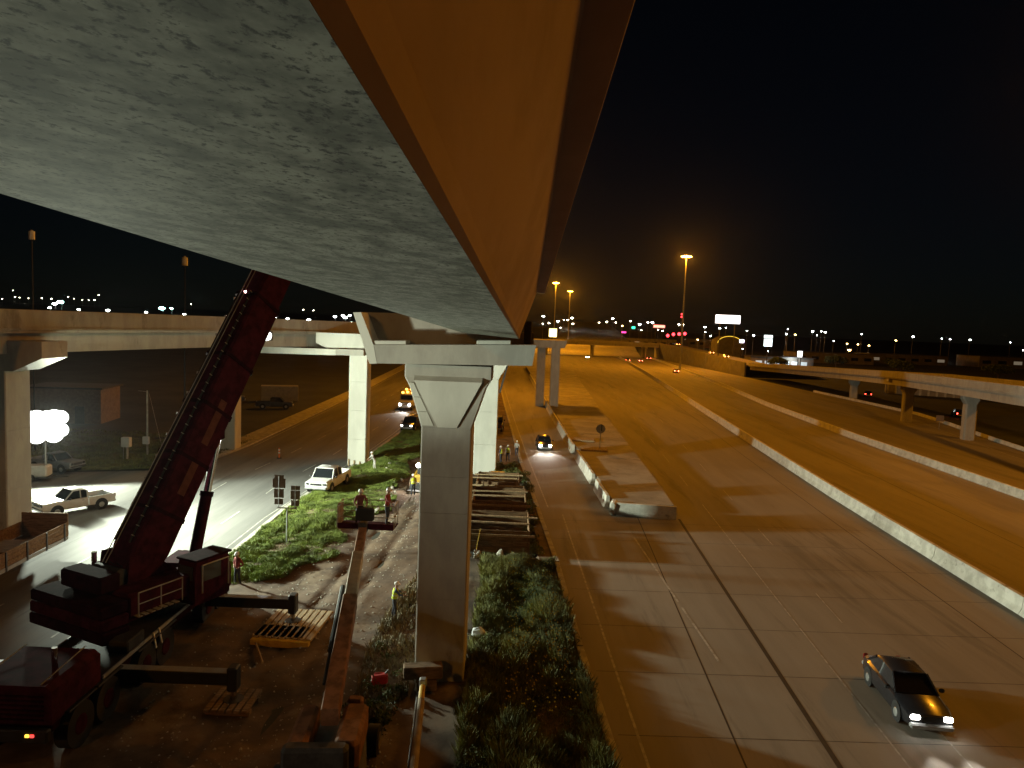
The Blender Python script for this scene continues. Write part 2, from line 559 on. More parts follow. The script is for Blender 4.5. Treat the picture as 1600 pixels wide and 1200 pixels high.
# flat pads and debris on the island
for (x, y, a), lab in (((8.9, 86.5, -8), 'yellowish timber pad lying on the gore island beyond the round sign'), ((9.6, 79.8, -6), 'yellowish timber pad at the foot of the round sign')):
    pd = thing('timber_pad', lab, 'pad', (x, y, IH + .003), R(a))
    for k in range(5):
        MB().box((0, -.9 + k * .44, .09), (3.0, .42, .16), 0, .02).build('plank', M_PLANK, pd)

# ---------------------------------------------------------------- long barriers of the highway
def long_barrier(name, label, pl, y0, y1, step, w, h):
    root = thing(name, label, 'barrier', (xat(pl, y0), y0, 0))
    o = root.location.copy()
    y = y0
    while y < y1:
        s = step * (1 if y < 140 else 3)
        barrier_seg('barrier_segment', root, (xat(pl, y), y), (xat(pl, min(y + s - .05, y1)), min(y + s - .05, y1)), w, h, base=o)
        y += s
long_barrier('median_barrier', 'long pale concrete median barrier splitting the two wide carriageways', BAR1, -8, 388, 9.0, .34, .95)
long_barrier('ramp_barrier', 'concrete barrier between the far carriageway and the entrance ramp', BAR2, 12, 388, 9.0, .32, .85)
long_barrier('edge_barrier', 'low concrete edge wall beyond the entrance ramp by the viaduct columns', EDGE_R, 20, 190, 12.0, .2, .55)

# ================================================================ BRIDGES
# --- the precast tub girder overhead
M_SOFFIT = mat('girder_soffit', (0.33, 0.335, 0.275), (0.135, 0.14, 0.112), 0.78, 4.2, stretch=(1.15, 1.0, 1), bump=0.04, bump_scale=40, spots=(0.05, 0.05, 0.042), spot_scale=28.0, spot_lo=0.525, detail=14, spec=.2)
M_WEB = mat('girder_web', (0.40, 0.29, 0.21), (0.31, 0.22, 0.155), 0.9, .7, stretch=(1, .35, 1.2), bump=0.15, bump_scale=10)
gd = Vector((0.01895, 0.99924, -0.03415))
RB, LB = Vector((0.23, 27.8, 13.84)), Vector((-2.08, 27.8, 14.02))
LBW = (LB - RB).normalized()
upg = gd.cross(LBW).normalized()
if upg.z < 0:
    upg = -upg
girder = thing('tub_girder', 'huge precast concrete tub girder hanging overhead with grey soffit and orange lit side', 'girder', (0, 0, 14.4))
G0 = girder.location.copy()
def gp(s, a, h):
    """s metres back from the far end, a metres left of the right soffit edge, h metres up"""
    return RB - gd * s + LBW * a + upg * h - G0
W = (LB - RB).length
segs = [(0.0, 1.0), (1.0, 2.0)]
def jt(u, a):
    sj = 25.9 - .86 * a / W          # the casting joint runs on a skew
    return sj * u if u <= 1 else sj + .012 + (37.0 - sj) * (u - 1)
for s0, s1 in segs:
    b = MB()
    b.loft([[gp(jt(u, a) + (.0 if s0 == 1.0 and u == 1.0 else 0), a, h) for a, h in ((.036, .0), (W - .036, .0), (W - .07, .2), (.07, .2))] for u in np.linspace(s0, s1, 12)])
    b.build('bottom_slab', M_SOFFIT, girder)
for side in (0, 1):
    for s0, s1 in segs:
        if s0 > 0:
            continue
        s1 = 37.0
        b = MB()
        sec = ((.035, .0), (.0, .03), (-.012, .125), (-.004, .14), (-.445, 1.86), (-.30, 1.9), (.3, .2), (.06, .035))
        f = (lambda a: a) if side == 0 else (lambda a: W - a)
        b.loft([[gp(s, f(a), h) for a, h in sec] for s in np.linspace(s0, s1, 8)])
        b.build('web', M_WEB, girder)
        b = MB()
        sec = ((-.76, 1.865), (-.1, 1.865), (-.1, 2.02), (-.76, 2.02), (-.78, 1.95))
        b.loft([[gp(s, f(a), h) for a, h in sec] for s in (s0, s1)])
        b.build('top_flange', M_WEB, girder)
b = MB()
b.loft([[gp(s, a, h) for a, h in ((-.5, 2.03), (W + .5, 2.03), (W + .5, 2.2), (-.5, 2.2))] for s in (0, 37.0)])
b.build('deck_panel', M_WEB, girder)
b = MB()
b.loft([[gp(s, a, h) for a, h in ((.3, .21), (W - .3, .21), (W + .2, 1.85), (-.2, 1.85))] for s in (.05, .5)])
b.build('end_diaphragm', M_WEB, girder)

# --- main pier that carries it
mp = thing('bridge_pier', 'tall near pier with flared head and inverted tee cap holding the girder end', 'pier', (-2.48, 28.4, 0))
def chamfer_rect(hx, hy, c):
    return [(-hx + c, -hy), (hx - c, -hy), (hx, -hy + c), (hx, hy - c), (hx - c, hy), (-hx + c, hy), (-hx, hy - c), (-hx, -hy + c)]
zc = [(-.3, 3.42), (3.43, 6.90), (6.91, 8.35), (8.36, 10.28)]
for z0, z1 in zc:
    MB().loft([[(x, y, z) for x, y in chamfer_rect(hx, 1.0, .05)] for z, hx in ((z0, .985), (z1, .985))]).build('column_lift', M_CONC, mp)
# flared head
MB().loft([[(x, y, z) for x, y in chamfer_rect(hx, hy, .05)] for z, hx, hy in ((10.285, .985, 1.0), (11.9, 1.50, 1.0), (12.22, 1.70, .9), (12.72, 1.70, .9))]).build('flared_head', M_CONC, mp)
# raised wedge panel on the face and two side fillets
MB().add([(-.34, -1.10, 10.32), (.40, -1.10, 10.32), (1.32, -1.16, 12.12), (-1.30, -1.16, 12.12), (-.34, -.98, 10.30), (.40, -.98, 10.30), (1.34, -.88, 12.3), (-1.32, -.88, 12.3)],
         [(0, 1, 2, 3), (4, 0, 3, 7), (1, 5, 6, 2), (3, 2, 6, 7), (4, 5, 1, 0)]).build('wedge_panel', M_CONC_PALE, mp)
for k in range(3):
    z0, z1 = 10.36 + k * .56, 10.36 + k * .56 + .53
    x0, x1 = -.47 - (z0 - 10.3) * .50, -.47 - (z1 - 10.3) * .50
    e0, e1 = -.93 - max(0, z0 - 10.3) * .315, -.93 - max(0, z1 - 10.3) * .315
    MB().add([(e0, -1.03, z0), (x0, -1.03, z0), (x1, -1.03, z1), (e1, -1.03, z1), (e0, -.98, z0), (x0, -.98, z0), (x1, -.98, z1), (e1, -.98, z1)],
             [(0, 1, 2, 3), (4, 7, 6, 5), (0, 4, 5, 1), (1, 5, 6, 2), (2, 6, 7, 3), (3, 7, 4, 0)]).build('face_panel', M_CONC_PALE, mp)
# inverted tee cap: ledge, stem, left end wall, bearing seats
X0 = -2.48
MB().loft([[(x - X0, y, z) for x, z in ((-5.42, 12.72), (.74, 12.86), (.86, 13.66), (-5.62, 13.42))] for y in (-1.45, 1.5)]).build('cap_ledge', M_CONC, mp)
MB().loft([[(x - X0, y, z) for x, z in ((-5.65, 13.42), (.80, 13.66), (.80, 14.1), (-.2, 14.1), (-.25, 14.72), (-5.95, 14.66))] for y in (-.15, .75)]).build('cap_stem', M_CONC, mp)
MB().loft([[(x - X0, y, z) for x, z in ((-5.44, 12.70), (-5.16, 12.72), (-5.30, 13.42), (-5.80, 14.64), (-6.10, 14.62))] for y in (-1.46, 1.5)]).build('cap_end_wall', M_CONC_PALE, mp)
for x, w in ((-4.7, 1.25), (-.75, 1.3)):
    MB().box((x - X0, -.85, 13.50 + .04 * (x + 5.5)), (w, 1.1, .16), 0, .02, 0, R(-2)).build('bearing_seat', M_CONC_PALE, mp)
MB().box((.55 - X0, -.05, 14.1), (.3, .5, .9), 0, .03).build('end_gap_box', M_DARKSTEEL, mp)  # dark box in place of the black gap at the girder end

# --- second pier of the same line
def plain_pier(label, loc, w, d, h, cap=None, rz=0, m=M_CONC_PALE, lifts=3, name='bridge_pier', flare=None):
    p = thing(name, label, 'pier', loc, rz)
    zs = np.linspace(-.2, h, lifts + 1)
    for a, b_ in zip(zs[:-1], zs[1:]):
        MB().loft([[(x, y, z) for x, y in chamfer_rect(w / 2, d / 2, .06)] for z in (a, b_ - .012)]).build('column_lift', m, p)
    if flare:
        wt, z1 = flare
        MB().loft([[(x, y, z) for x, y in chamfer_rect(hx, d / 2, .06)] for z, hx in ((h, w / 2), (z1 - .5, wt / 2), (z1, wt / 2))]).build('flared_head', m, p)
    if cap:
        x0, x1, xi0, xi1, z0, z1, cd = cap
        MB().loft([[(x, y, z) for x, z in ((xi0, z0), (xi1, z0), (x1, z0 + (z1 - z0) * .45), (x1, z1), (x0, z1), (x0, z0 + (z1 - z0) * .45))] for y in (-cd / 2, cd / 2)]).build('cap_beam', m, p)
    return p
p2 = plain_pier('pale grey pier behind the near pier with a slim blade column', (-2.35, 68.3, 0), 2.2, 1.7, 9.3, (-3.2, 3.3, -1.9, 1.9, 11.2, 12.4, 2.2), flare=(3.9, 11.2))
MB().add([(1.12, -.9, 8.0), (1.3, -.9, 8.0), (1.9, -.9, 10.6), (1.75, -.9, 10.6), (1.12, -.86, 8.0), (1.3, -.86, 8.0), (1.9, -.86, 10.6), (1.75, -.86, 10.6)], [(0, 1, 2, 3), (0, 4, 5, 1), (1, 5, 6, 2), (2, 6, 7, 3), (3, 7, 4, 0)]).build('rustication_strip', M_DARKSTEEL, p2)
p3 = plain_pier('brightly lit white pier on the grass beside the white pickup', (-15.15, 70.6, 0), 1.78, 1.9, 11.2, (-4.2, 2.8, -2.4, 1.4, 11.2, 13.05, 1.9), lifts=4)
arm = MB()
arm.loft([[(x, y, z) for y, z in ((-1.55, z0), (-.97, z0), (-.97, z1), (-1.55, z1))] for x, z0, z1 in ((-9.75, 11.0, 11.28), (-9.35, 10.86, 11.46), (-2.1, 10.9, 11.5))])
arm.build('cantilever_arm', M_CONC_PALE, p3)
arm = MB()
arm.loft([[(x, y, z) for y, z in ((-1.55, z0), (-.97, z0), (-.97, z1), (-1.55, z1))] for x, z0, z1 in ((-2.08, 10.92, 11.52), (.6, 10.95, 11.55))])
arm.build('arm_collar', M_CONC, p3)
for k in range(3):
    MB().box((-.75 + k * .55, -1.02, .2), (.12, .1, .9 - .2 * k), 0, .01).build('formwork_brace', M_PLANK, p3)
plain_pier('half lit pier standing behind the crane boom beside the far curb', (-30.1, 75.9, 0), 1.55, 1.7, 11.4, (-2.6, 2.6, -1.6, 1.6, 11.0, 12.2, 1.9), lifts=4)
plain_pier('massive grey pier rising beside the light tower', (-30.9, 42.6, 0), 2.3, 2.2, 10.6, (-3.2, 3.4, -1.7, 1.7, 10.6, 12.4, 2.4), lifts=3, m=M_CONC)
for x, lab in ((7.4, 'orange lit column of the twin column bent beyond the exit lane'),):
    tb = thing('bridge_pier', 'orange lit twin column bent standing beside the exit lane', 'pier', (x, 123.6, 0))
    for dx, dy in ((0, 0), (-2.2, 7)):
        MB().loft([[(px + dx, py + dy, z) for px, py in chamfer_rect(.75, .75, .06)] for z in (.0, 11.0)]).build('column', M_CONC, tb)
    MB().loft([[(u, y, z) for u, z in ((-4.2, 11.8), (-3.6, 11.0), (1.4, 11.0), (1.8, 11.8), (1.8, 12.3), (-4.2, 12.3))] for y in (-1.0, 8)]).build('cap_beam', M_CONC, tb)

# --- flyover on the left and entrance ramp viaduct on the right
def viaduct(name, label, pl, width, par_h, gird_h, inset, ngird=3, m=M_CONC):
    """pl: near edge polyline with z of the parapet top; deck extends to the left of travel"""
    root = thing(name, label, 'bridge', (pl[0][0], pl[0][1], 0))
    o = Vector((pl[0][0], pl[0][1], 0))
    pts = [Vector(p) - o for p in pl]
    def offs(k):
        out = []
        for i, p in enumerate(pts):
            d = (pts[min(i + 1, len(pts) - 1)] - pts[max(i - 1, 0)])
            d.z = 0
            d.normalize()
            out.append(p + Vector((-d.y, d.x, 0)) * k)
        return out
    def ribbon(nm, k0, k1, dz0, dz1, mm=m):
        A, B = offs(k0), offs(k1)
        return MB().loft([[a + Vector((0, 0, dz1)), b_ + Vector((0, 0, dz1)), b_ + Vector((0, 0, dz0)), a + Vector((0, 0, dz0))] for a, b_ in zip(A, B)]).build(nm, mm, root)
    ribbon('parapet', 0, .35, -par_h, 0)
    ribbon('parapet', width - .35, width, -par_h, 0)
    ribbon('drip_edge', -.06, 0.3, -par_h - .12, -par_h - .004)
    ribbon('deck_slab', .1, width - .1, -par_h - .3, -par_h - .13)
    for i in range(ngird):
        k = inset + i * (width - 2 * inset - .6) / max(1, ngird - 1)
        ribbon('girder', k, k + .6, -par_h - .3 - gird_h, -par_h - .305)
    return root
FLY = [(-33, 20, 14.2), (-28.9, 40, 14.2), (-26.8, 50, 14.22), (-24.45, 60, 14.23), (-21.4, 66, 14.22), (-17.95, 72, 14.2), (-11, 84, 14.15), (-3, 98, 14.1)]
viaduct('flyover_bridge', 'grey concrete flyover crossing above the lit frontage road', FLY, 9, 1.05, 1.25, .9)
RAMP = [(56, 60, 9.9), (63.3, 104, 9.45), (66.6, 124, 9.1), (72, 146, 8.3), (76.8, 168, 7.5), (80, 205, 6.3), (81.2, 245, 5.15)]
viaduct('ramp_viaduct', 'long concrete ramp viaduct above the entrance ramp and columns', list(reversed(RAMP)), 9, .95, 1.15, .7)
for (x, y, h, lab) in ((82.2, 170.5, 5.0, 'short flared column under the ramp viaduct nearest its low end'), (71.3, 127.5, 6.7, 'tall square column under the middle of the ramp viaduct'), (69.0, 106.5, 7.0, 'rounded column under the ramp viaduct farthest from the overpass')):
    c = thing('viaduct_column', lab, 'column', (x, y, 0), R(-14))
    MB().loft([[(px, py, z) for px, py in chamfer_rect(hx, .8, .2)] for z, hx in ((-.6, .8), (h - 1.6, .8), (h - .9, 1.2), (h, 1.2))]).build('shaft', M_CONC, c)
    MB().loft([[(px, py, z) for px, z in ((-3.6, h + .45), (-2.2, h), (2.2, h), (3.6, h + .45), (3.6, h + .95), (-3.6, h + .95))] for py in (-1.0, 1.0)]).build('cap_beam', M_CONC, c)

# --- overpass across the highway, its abutment and the retaining wall
ov = thing('overpass', 'low concrete overpass crossing the highway in the distance', 'bridge', (50, 395, 0))
MB().box((0, .2, 7.9), (62, .4, 1.0)).build('parapet', M_CONC, ov)
MB().box((0, 14, 7.9), (62, .4, 1.0)).build('parapet', M_CONC, ov)
MB().box((0, 7, 7.2), (62, 13.3, .35)).build('deck_slab', M_CONC, ov)
for k in range(5):
    MB().box((0, 1.2 + k * 2.9, 6.5), (62, .6, 1.0)).build('girder', M_CONC, ov)
for x in (-5.5, -26, 24):
    for y in (2.5, 11.5):
        MB().tube((x, y, -.1), (x, y, 5.2), .55, n=10).build('column', M_CONC, ov, True)
    MB().box((x, 7, 5.6), (1.3, 12, .8)).build('cap_beam', M_CONC, ov)
MB().box((-31.4, 7, 3.4), (1.0, 14, 7.0)).build('abutment', M_CONC, ov)
MB().box((31.6, 7, 3.4), (1.0, 14, 7.0)).build('abutment', M_CONC, ov)
rw = thing('retaining_wall', 'tall grey retaining wall rising towards the overpass', 'wall', (80.5, 320, 0))
wl = [(81.6, 250, 5.0), (81.8, 270, 5.4), (81.6, 300, 6.3), (81.2, 330, 7.1), (80.8, 360, 7.9), (80.6, 394, 8.7)]
for a, b_ in zip(wl[:-1], wl[1:]):
    for k in range(3):
        p, q = Vector(a).lerp(Vector(b_), k / 3), Vector(a).lerp(Vector(b_), (k + .99) / 3)
        MB().add([(p.x - 80.5, p.y - 320, -.1), (q.x - 80.5, q.y - 320, -.1), (q.x - 80.5, q.y - 320, q.z), (p.x - 80.5, p.y - 320, p.z), (p.x - 80, p.y - 320, -.1), (q.x - 80, q.y - 320, -.1), (q.x - 80, q.y - 320, q.z), (p.x - 80, p.y - 320, p.z)],
                 [(0, 1, 2, 3), (4, 7, 6, 5), (3, 2, 6, 7), (0, 3, 7, 4), (1, 5, 6, 2)]).build('wall_panel', mat('wall_concrete', (.2, .185, .16), (.15, .14, .12), .9, .5, bump=.2), rw)
em = MB()
em.add([(p[0] + .5, p[1], p[2] - .9) for p in wl] + [(p[0] + 12, p[1], p[2] - .9) for p in wl], [(i, i + 1, 7 + i, 6 + i) for i in range(5)])
em.add([(p[0] + 12, p[1], p[2] - .9) for p in wl] + [(p[0] + 30, p[1], 0) for p in wl], [(i, i + 1, 7 + i, 6 + i) for i in range(5)])
struct(em.build('service_road_embankment', M_HIGHWAY, fix=False))

# ================================================================ LIGHTING HARDWARE
E_SOD = emit('sodium_lens', (1.0, 0.62, 0.20), 14)
E_SODFAR = emit('far_sodium_lens', (1.0, 0.60, 0.20), 45)
E_WORK = emit('floodlight_lens', (0.97, 1.0, 0.97), 5)
E_COOL = emit('far_white_lens', (0.92, 1.0, 0.98), 40)
E_TEAL = emit('far_teal_lens', (0.45, 1.0, 0.85), 45)
E_WARM = emit('far_warm_lens', (1.0, 0.86, 0.62), 40)
E_HEAD = emit('headlight_lens', (1.0, 0.96, 0.86), 30)
E_HEADDIM = emit('headlight_lens_dim', (1.0, 0.93, 0.8), 9)
E_TAIL = emit('taillight_lens', (1.0, 0.05, 0.03), 16)
E_AMBER = emit('amber_beacon', (1.0, 0.45, 0.06), 8)
E_RED = emit('red_signal', (1.0, 0.03, 0.04), 9)

def high_mast(label, x, y, h, watts, heads=8):
    t = thing('high_mast_light', label, 'light mast', (x, y, 0), 0, 'high mast lights along the highway')
    MB().tube((0, 0, 0), (0, 0, h), .42, .14, 12).build('pole', M_STEEL, t, True)
    MB().box((0, 0, .3), (1.5, 1.5, .7), 0, .05).build('footing', M_CONC, t)
    rg = MB()
    n = 16
    pts = [(1.35 * math.cos(2 * math.pi * i / n), 1.35 * math.sin(2 * math.pi * i / n), h - .5) for i in range(n + 1)]
    rg.path(pts, .06, 6)
    for i in range(4):
        rg.tube((0, 0, h - .2), pts[i * 4], .05, .05, 6)
    rg.build('lowering_ring', M_STEEL, t)
    for i in range(heads):
        a = 2 * math.pi * i / heads
        c = (1.7 * math.cos(a), 1.7 * math.sin(a), h - .62)
        hd = MB().box(c, (.62, .42, .26), a, .05).build('luminaire', M_GREYP, t)
        MB().sphere((c[0], c[1], c[2] - .16), .5, 8, 4, (1, 1, .45)).build('lens', E_SOD, hd)
    point('mast_lamp', t, (0, 0, h - 1.4), watts, SODIUM, 1.2)
    return t
KM = 0.39
high_mast('near high mast floodlight towering over the retaining wall', 66, 280, 45, 400000 * KM)
high_mast('taller looking of the two far high mast lights past the girder', 25.5, 455, 44, 560000 * KM)
high_mast('farthest and smallest high mast light past the girder', 43.3, 568, 45, 560000 * KM)
high_mast('added high mast light hidden behind the piers', -5.6, 150, 42, 200000 * KM)  # unseen mast added to brighten the far exit lane and slope
high_mast('added unseen high mast light beside the highway, out past the ramp barrier', 60, 68, 42, 90000 * KM)  # unseen mast added to light the lanes and the girder web
high_mast('added high mast light standing beyond the ramp viaduct outside the picture', 100, 58, 45, 170000 * KM)  # unseen mast added to light the ramp from its outer side
high_mast('added high mast light standing back along the frontage road behind the camera', -44, -66, 42, 95000 * KM)  # unseen mast added to warm the front of the near pier

def light_tower(label, loc, rz, head, aim, watts, angle, blend, face=None):
    t = thing('light_tower', label, 'light tower', loc, rz)
    Mi = Matrix.Rotation(-rz, 3, 'Z')
    hl = Mi @ (Vector(head) - Vector(loc))
    MB().box((0, 0, .85), (2.4, 1.25, .95), 0, .12).build('generator_housing', M_WHITE, t)
    MB().box((0, 0, .33), (2.9, 1.1, .1)).build('trailer_frame', M_DARKSTEEL, t)
    MB().tube((1.4, 0, .33), (2.6, 0, .33), .05).build('tow_bar', M_DARKSTEEL, t)
    for s in (-1, 1):
        w = MB().tube((0, s * .62, .33), (0, s * .82, .33), .33, .33, 14).build('wheel', M_RUBBER, t, True)
        MB().tube((0, s * .80, .33), (0, s * .83, .33), .17, .17, 10).build('rim', M_STEEL, w)
    mast = MB()
    for k in range(4):
        mast.tube((.9, 0, 1.3 + k * (hl.z - 1.3) / 4), (.9, 0, 1.3 + (k + 1) * (hl.z - 1.3) / 4), .09 - k * .015, n=8)
    mast.build('mast', M_STEEL, t)
    MB().tube((.9, 0, hl.z), (hl.x, hl.y, hl.z), .05).build('cross_bar', M_STEEL, t)
    av = Mi @ (Vector(aim) - Vector(head))
    az = math.atan2(av.y, av.x)
    av2 = Mi @ (Vector(face or aim) - Vector(head))
    az = math.atan2(av2.y, av2.x)
    rt = Vector((-math.sin(az), math.cos(az), 0))
    fw = Vector((math.cos(az), math.sin(az), 0))
    for i, j in ((-1, 0), (0, 0), (1, 0), (-1, 1), (0, 1), (1, 1)):
        c = hl + rt * (i * .95) + Vector((0, 0, (j - .5) * 1.05))
        hd = MB().tube(c - fw * .22, c + fw * .06, .24, .62, 14).build('lamp_head', M_STEEL, t, True)
        MB().tube(c + fw * .03, c + fw * .13, .60, .52, 20).build('lens', E_WORK, hd)
        MB().tube(c - Vector((0, 0, .6)), c - Vector((0, 0, .72)), .06, n=6).build('yoke', M_DARKSTEEL, hd)
    spot('tower_lamp', t, hl + fw * .95, hl + av, watts, WORK, angle, blend, .45)
    return t
light_tower('glaring portable light tower on the forecourt behind the square white pickup', (-39.6, 58.4, 0), R(12), (-37.9, 57.6, 4.95), (-22, 30, 5.6), 30000, 172, .25, (-18, 15, 6))
light_tower('glaring portable light tower tucked behind the massive grey pier', (-34.0, 46.6, 0), R(-5), (-30.95, 46.0, 6.6), (8, 52, 8.5), 82000, 150, .8, (-6, 20, 6))
ct = light_tower('added unseen portable light tower beamed up at the girder seat', (-27.0, 7.0, 0), R(30), (-26.0, 8.0, 6.2), (-2.6, 27.2, 16.8), 24000, 28, .5)  # tower added out of view; its place is read off the cap's shading

Mi_ = Matrix.Rotation(R(-30), 3, 'Z')
c_l = Mi_ @ (Vector((-26.0, 8.0, 6.6)) - Vector((-27.0, 7.0, 0)))
c_t = Mi_ @ (Vector((-2.0, 13.0, 14.6)) - Vector((-27.0, 7.0, 0)))
spot('soffit_fill', ct, c_l + (c_t - c_l).normalized() * 1.2, c_t, 11500, WORK, 84, .8, .45)  # extra spot added to brighten the girder soffit

fl = thing('floodlight', 'bright floodlight on a bracket of the flyover girder beside the crane boom', 'floodlight', (-21.27, 61.0, 12.85))
MB().box((0, .25, -.1), (1.0, .35, .8), 0, .04).build('lamp_housing', M_DARKSTEEL, fl)
MB().sphere((0, -.06, -.1), .55, 10, 6, (1, .5, .8)).build('lens', E_WORK, fl)
MB().tube((0, .2, -.1), (-.6, 2.2, -.3), .05).build('bracket', M_DARKSTEEL, fl)
spot('flood_lamp', fl, (0, -.3, -.1), (8, 4, -12.8), 2500, WORK, 150, .5, .2)

# ---- far lamps of the town: (x, y, z of the lens)
def far_lamp(label, p, r, m, group, gz=None):
    gz = hill_z(p[0], p[1]) if gz is None else gz
    t = thing('street_lamp', label, 'street lamp', (p[0], p[1], gz), 0, group)
    h = p[2] - gz
    MB().tube((0, 0, 0), (0, 0, h), .12, .07, 6).build('pole', M_STEEL, t)
    MB().tube((0, 0, h), (0, -r * .6, h + .12), .06, .05, 6).build('arm', M_STEEL, t)
    MB().sphere((0, -r * .9, h), r, 8, 5, (1.15, 1, .5)).build('lamp_head', m, t)
    return t
L1 = [(-879.8, 1252.0, 44.6), (-881.8, 1227.8, 29.0), (-897.0, 1281.1, 34.0), (-858.5, 1237.2, 32.5), (-832.0, 1221.1, 31.8), (-849.4, 1282.1, 33.6), (-893.1, 1376.1, 34.5), (-847.5, 1354.7, 39.0), (-832.7, 1348.3, 35.7), (-757.1, 1249.4, 32.4), (-780.0, 1306.7, 33.7), (-741.6, 1259.4, 33.4), (-722.6, 1240.4, 42.2), (-556.9, 1228.3, 32.7), (-369.7, 1248.0, 30.5), (-388.4, 1377.8, 31.7)]
L3 = [(-234.1, 363.7, 17.1), (-240.8, 369.9, 15.1), (-236.1, 386.8, 14.7), (-223.3, 392.3, 14.9), (-205.9, 398.9, 14.7), (-185.0, 400.2, 14.4), (-143.6, 358.0, 14.3), (-129.1, 385.6, 14.6), (-123.6, 389.1, 14.2), (-109.5, 380.3, 13.9), (-91.2, 362.9, 16.1), (-91.0, 378.6, 17.0), (-84.8, 358.1, 15.9), (-93.0, 403.1, 17.3), (-91.0, 399.4, 13.4)]
R1 = [(32.4, 805.3, 27.9), (31.0, 777.6, 19.1), (41.2, 845.8, 20.5), (49.4, 808.1, 22.8), (58.3, 842.8, 24.9), (62.5, 839.0, 25.1), (64.6, 800.9, 26.9), (51.5, 790.4, 15.7), (66.5, 811.1, 20.6), (74.7, 792.3, 9.4), (90.4, 762.1, 22.6), (100.7, 778.2, 23.8), (114.5, 835.0, 28.5), (106.3, 748.8, 23.2), (121.7, 749.2, 25.1), (142.7, 814.1, 22.8), (138.3, 775.4, 16.2), (150.1, 803.9, 25.2), (153.8, 796.8, 25.3), (157.7, 782.4, 17.6), (178.0, 855.7, 16.6)]
R2 = [(132.8, 497.8, 19.4), (137.7, 513.6, 16.0), (137.4, 498.4, 13.4), (152.3, 529.7, 19.2), (149.3, 503.7, 19.6), (166.2, 509.5, 18.0), (180.6, 538.0, 15.0), (163.0, 506.9, 5.2), (187.1, 524.3, 3.7), (214.3, 549.4, 3.9), (188.2, 490.9, 20.2), (186.1, 488.1, 16.7), (209.0, 500.3, 19.2), (228.9, 539.3, 16.9), (227.3, 528.4, 19.8), (218.2, 500.9, 19.1), (227.6, 507.7, 13.1), (241.8, 496.5, 18.7), (288.9, 517.0, 18.5), (291.7, 486.7, 17.7), (326.5, 534.4, 17.8), (350.6, 548.8, 18.0), (384.8, 553.1, 17.2), (383.8, 537.1, 11.7)]
RO = [(77.2, 510.9, 18.2), (115.5, 447.6, 10.8), (183.5, 465.8, 16.4), (239.0, 511.3, 11.6), (240.6, 498.5, 11.5), (236.1, 474.0, 11.1), (240.0, 509.8, 7.1), (261.2, 488.1, 15.2)]
ORD = 'first second third fourth fifth sixth seventh eighth ninth tenth eleventh twelfth thirteenth fourteenth fifteenth sixteenth seventeenth eighteenth nineteenth twentieth twenty-first twenty-second twenty-third twenty-fourth'.split()
def ordinal(pts):
    o = sorted(range(len(pts)), key=lambda i: pts[i][0] / pts[i][1])
    r = {k: n_ for n_, k in enumerate(o)}
    return [ORD[r[i]] for i in range(len(pts))]
for O_, p in zip(ordinal(L1), L1):
    far_lamp(O_ + ' tiny pale lamp from the left on the dark hillside beyond the flyover', p, 1.0 if random.random() < .6 else .6, E_WARM, 'lamps on the far hillside')
for p, lab in (((-278.9, 439.3, 19.0), 'large teal white lamp just above the flyover parapet, leftmost of the teal ones'), ((-215.9, 438.0, 17.5), 'wide teal white lamp above the flyover parapet'), ((-210.2, 437.7, 17.7), 'small teal lamp close beside the wide teal one')):
    far_lamp(lab, p, 1.7 if p[0] != -210.2 else .9, E_TEAL, 'teal lamps beyond the flyover')
OL = ordinal(L3)
for i, p in enumerate(L3):
    far_lamp(OL[i] + ' round white lamp from the left along the top of the flyover', p, .72 + .25 * (i % 3 == 0), E_COOL, 'white lamps along the flyover skyline')
OL = ordinal(R1)
for i, p in enumerate(R1):
    far_lamp(OL[i] + ' lamp from the left in the bright town cluster beyond the overpass', p, (1.3, .6, .9)[i % 3], E_WARM if i % 3 else E_COOL, 'lamps of the town beyond the overpass')
OL = ordinal(R2)
for i, p in enumerate(R2):
    far_lamp(OL[i] + ' small cool white lamp from the left on the dark plain past the signals', p, (.7, .35, .5)[i % 3], E_COOL, 'cool lamps across the plain')
OL = ordinal(RO)
for i, p in enumerate(RO):
    far_lamp(OL[i] + ' small orange lamp from the left among the white ones on the plain', p, 1.0 if i == 6 else .5, E_SODFAR, 'orange lamps across the plain')

# ---- lit signs
def panel_sign(name, label, loc, w, h, m, legs=2, z=None, d=.5, rz=0):
    t = thing(name, label, 'sign', (loc[0], loc[1], 0), rz)
    zc = loc[2]
    MB().box((0, d / 2 + .05, zc), (w + .3, d, h + .3), 0, .05).build('sign_box', M_DARKSTEEL, t)
    MB().box((0, 0, zc), (w, .1, h)).build('sign_face', m, t)
    for k in range(legs):
        x = 0 if legs == 1 else (-.3 + .6 * k / (legs - 1)) * w
        MB().tube((x, d / 2, 0), (x, d / 2, zc - h / 2), .22, .2, 8).build('post', M_DARKSTEEL, t)
    return t
E_BILL = emit('billboard_white', (0.95, 0.97, 1.0), 3.0)
E_BILL2 = emit('sign_white', (0.85, 1.0, 1.0), 2.6)
panel_sign('billboard', 'large blank glowing white billboard on the skyline', (89.6, 300, 21.0), 10.4, 3.5, E_BILL)
ps = panel_sign('pylon_sign', 'white two panel pylon sign standing below the billboard', (117.8, 330, 11.6), 3.8, 3.4, E_BILL2, 1)
MB().box((0, 0, 14.4), (3.9, .3, 1.4)).build('upper_sign_face', E_BILL2, ps)
panel_sign('shop_sign', 'long red glowing sign among the town lights', (121.9, 600, 19.6), 9.5, 2.2, emit('red_sign', (1, .22, .15), 4), 2)
panel_sign('shop_sign', 'yellow white lit sign panel right beside the girder end', (23.5, 430, 11.8), 4.6, 5.0, emit('yellow_sign', (1, .78, .25), 5), 2)
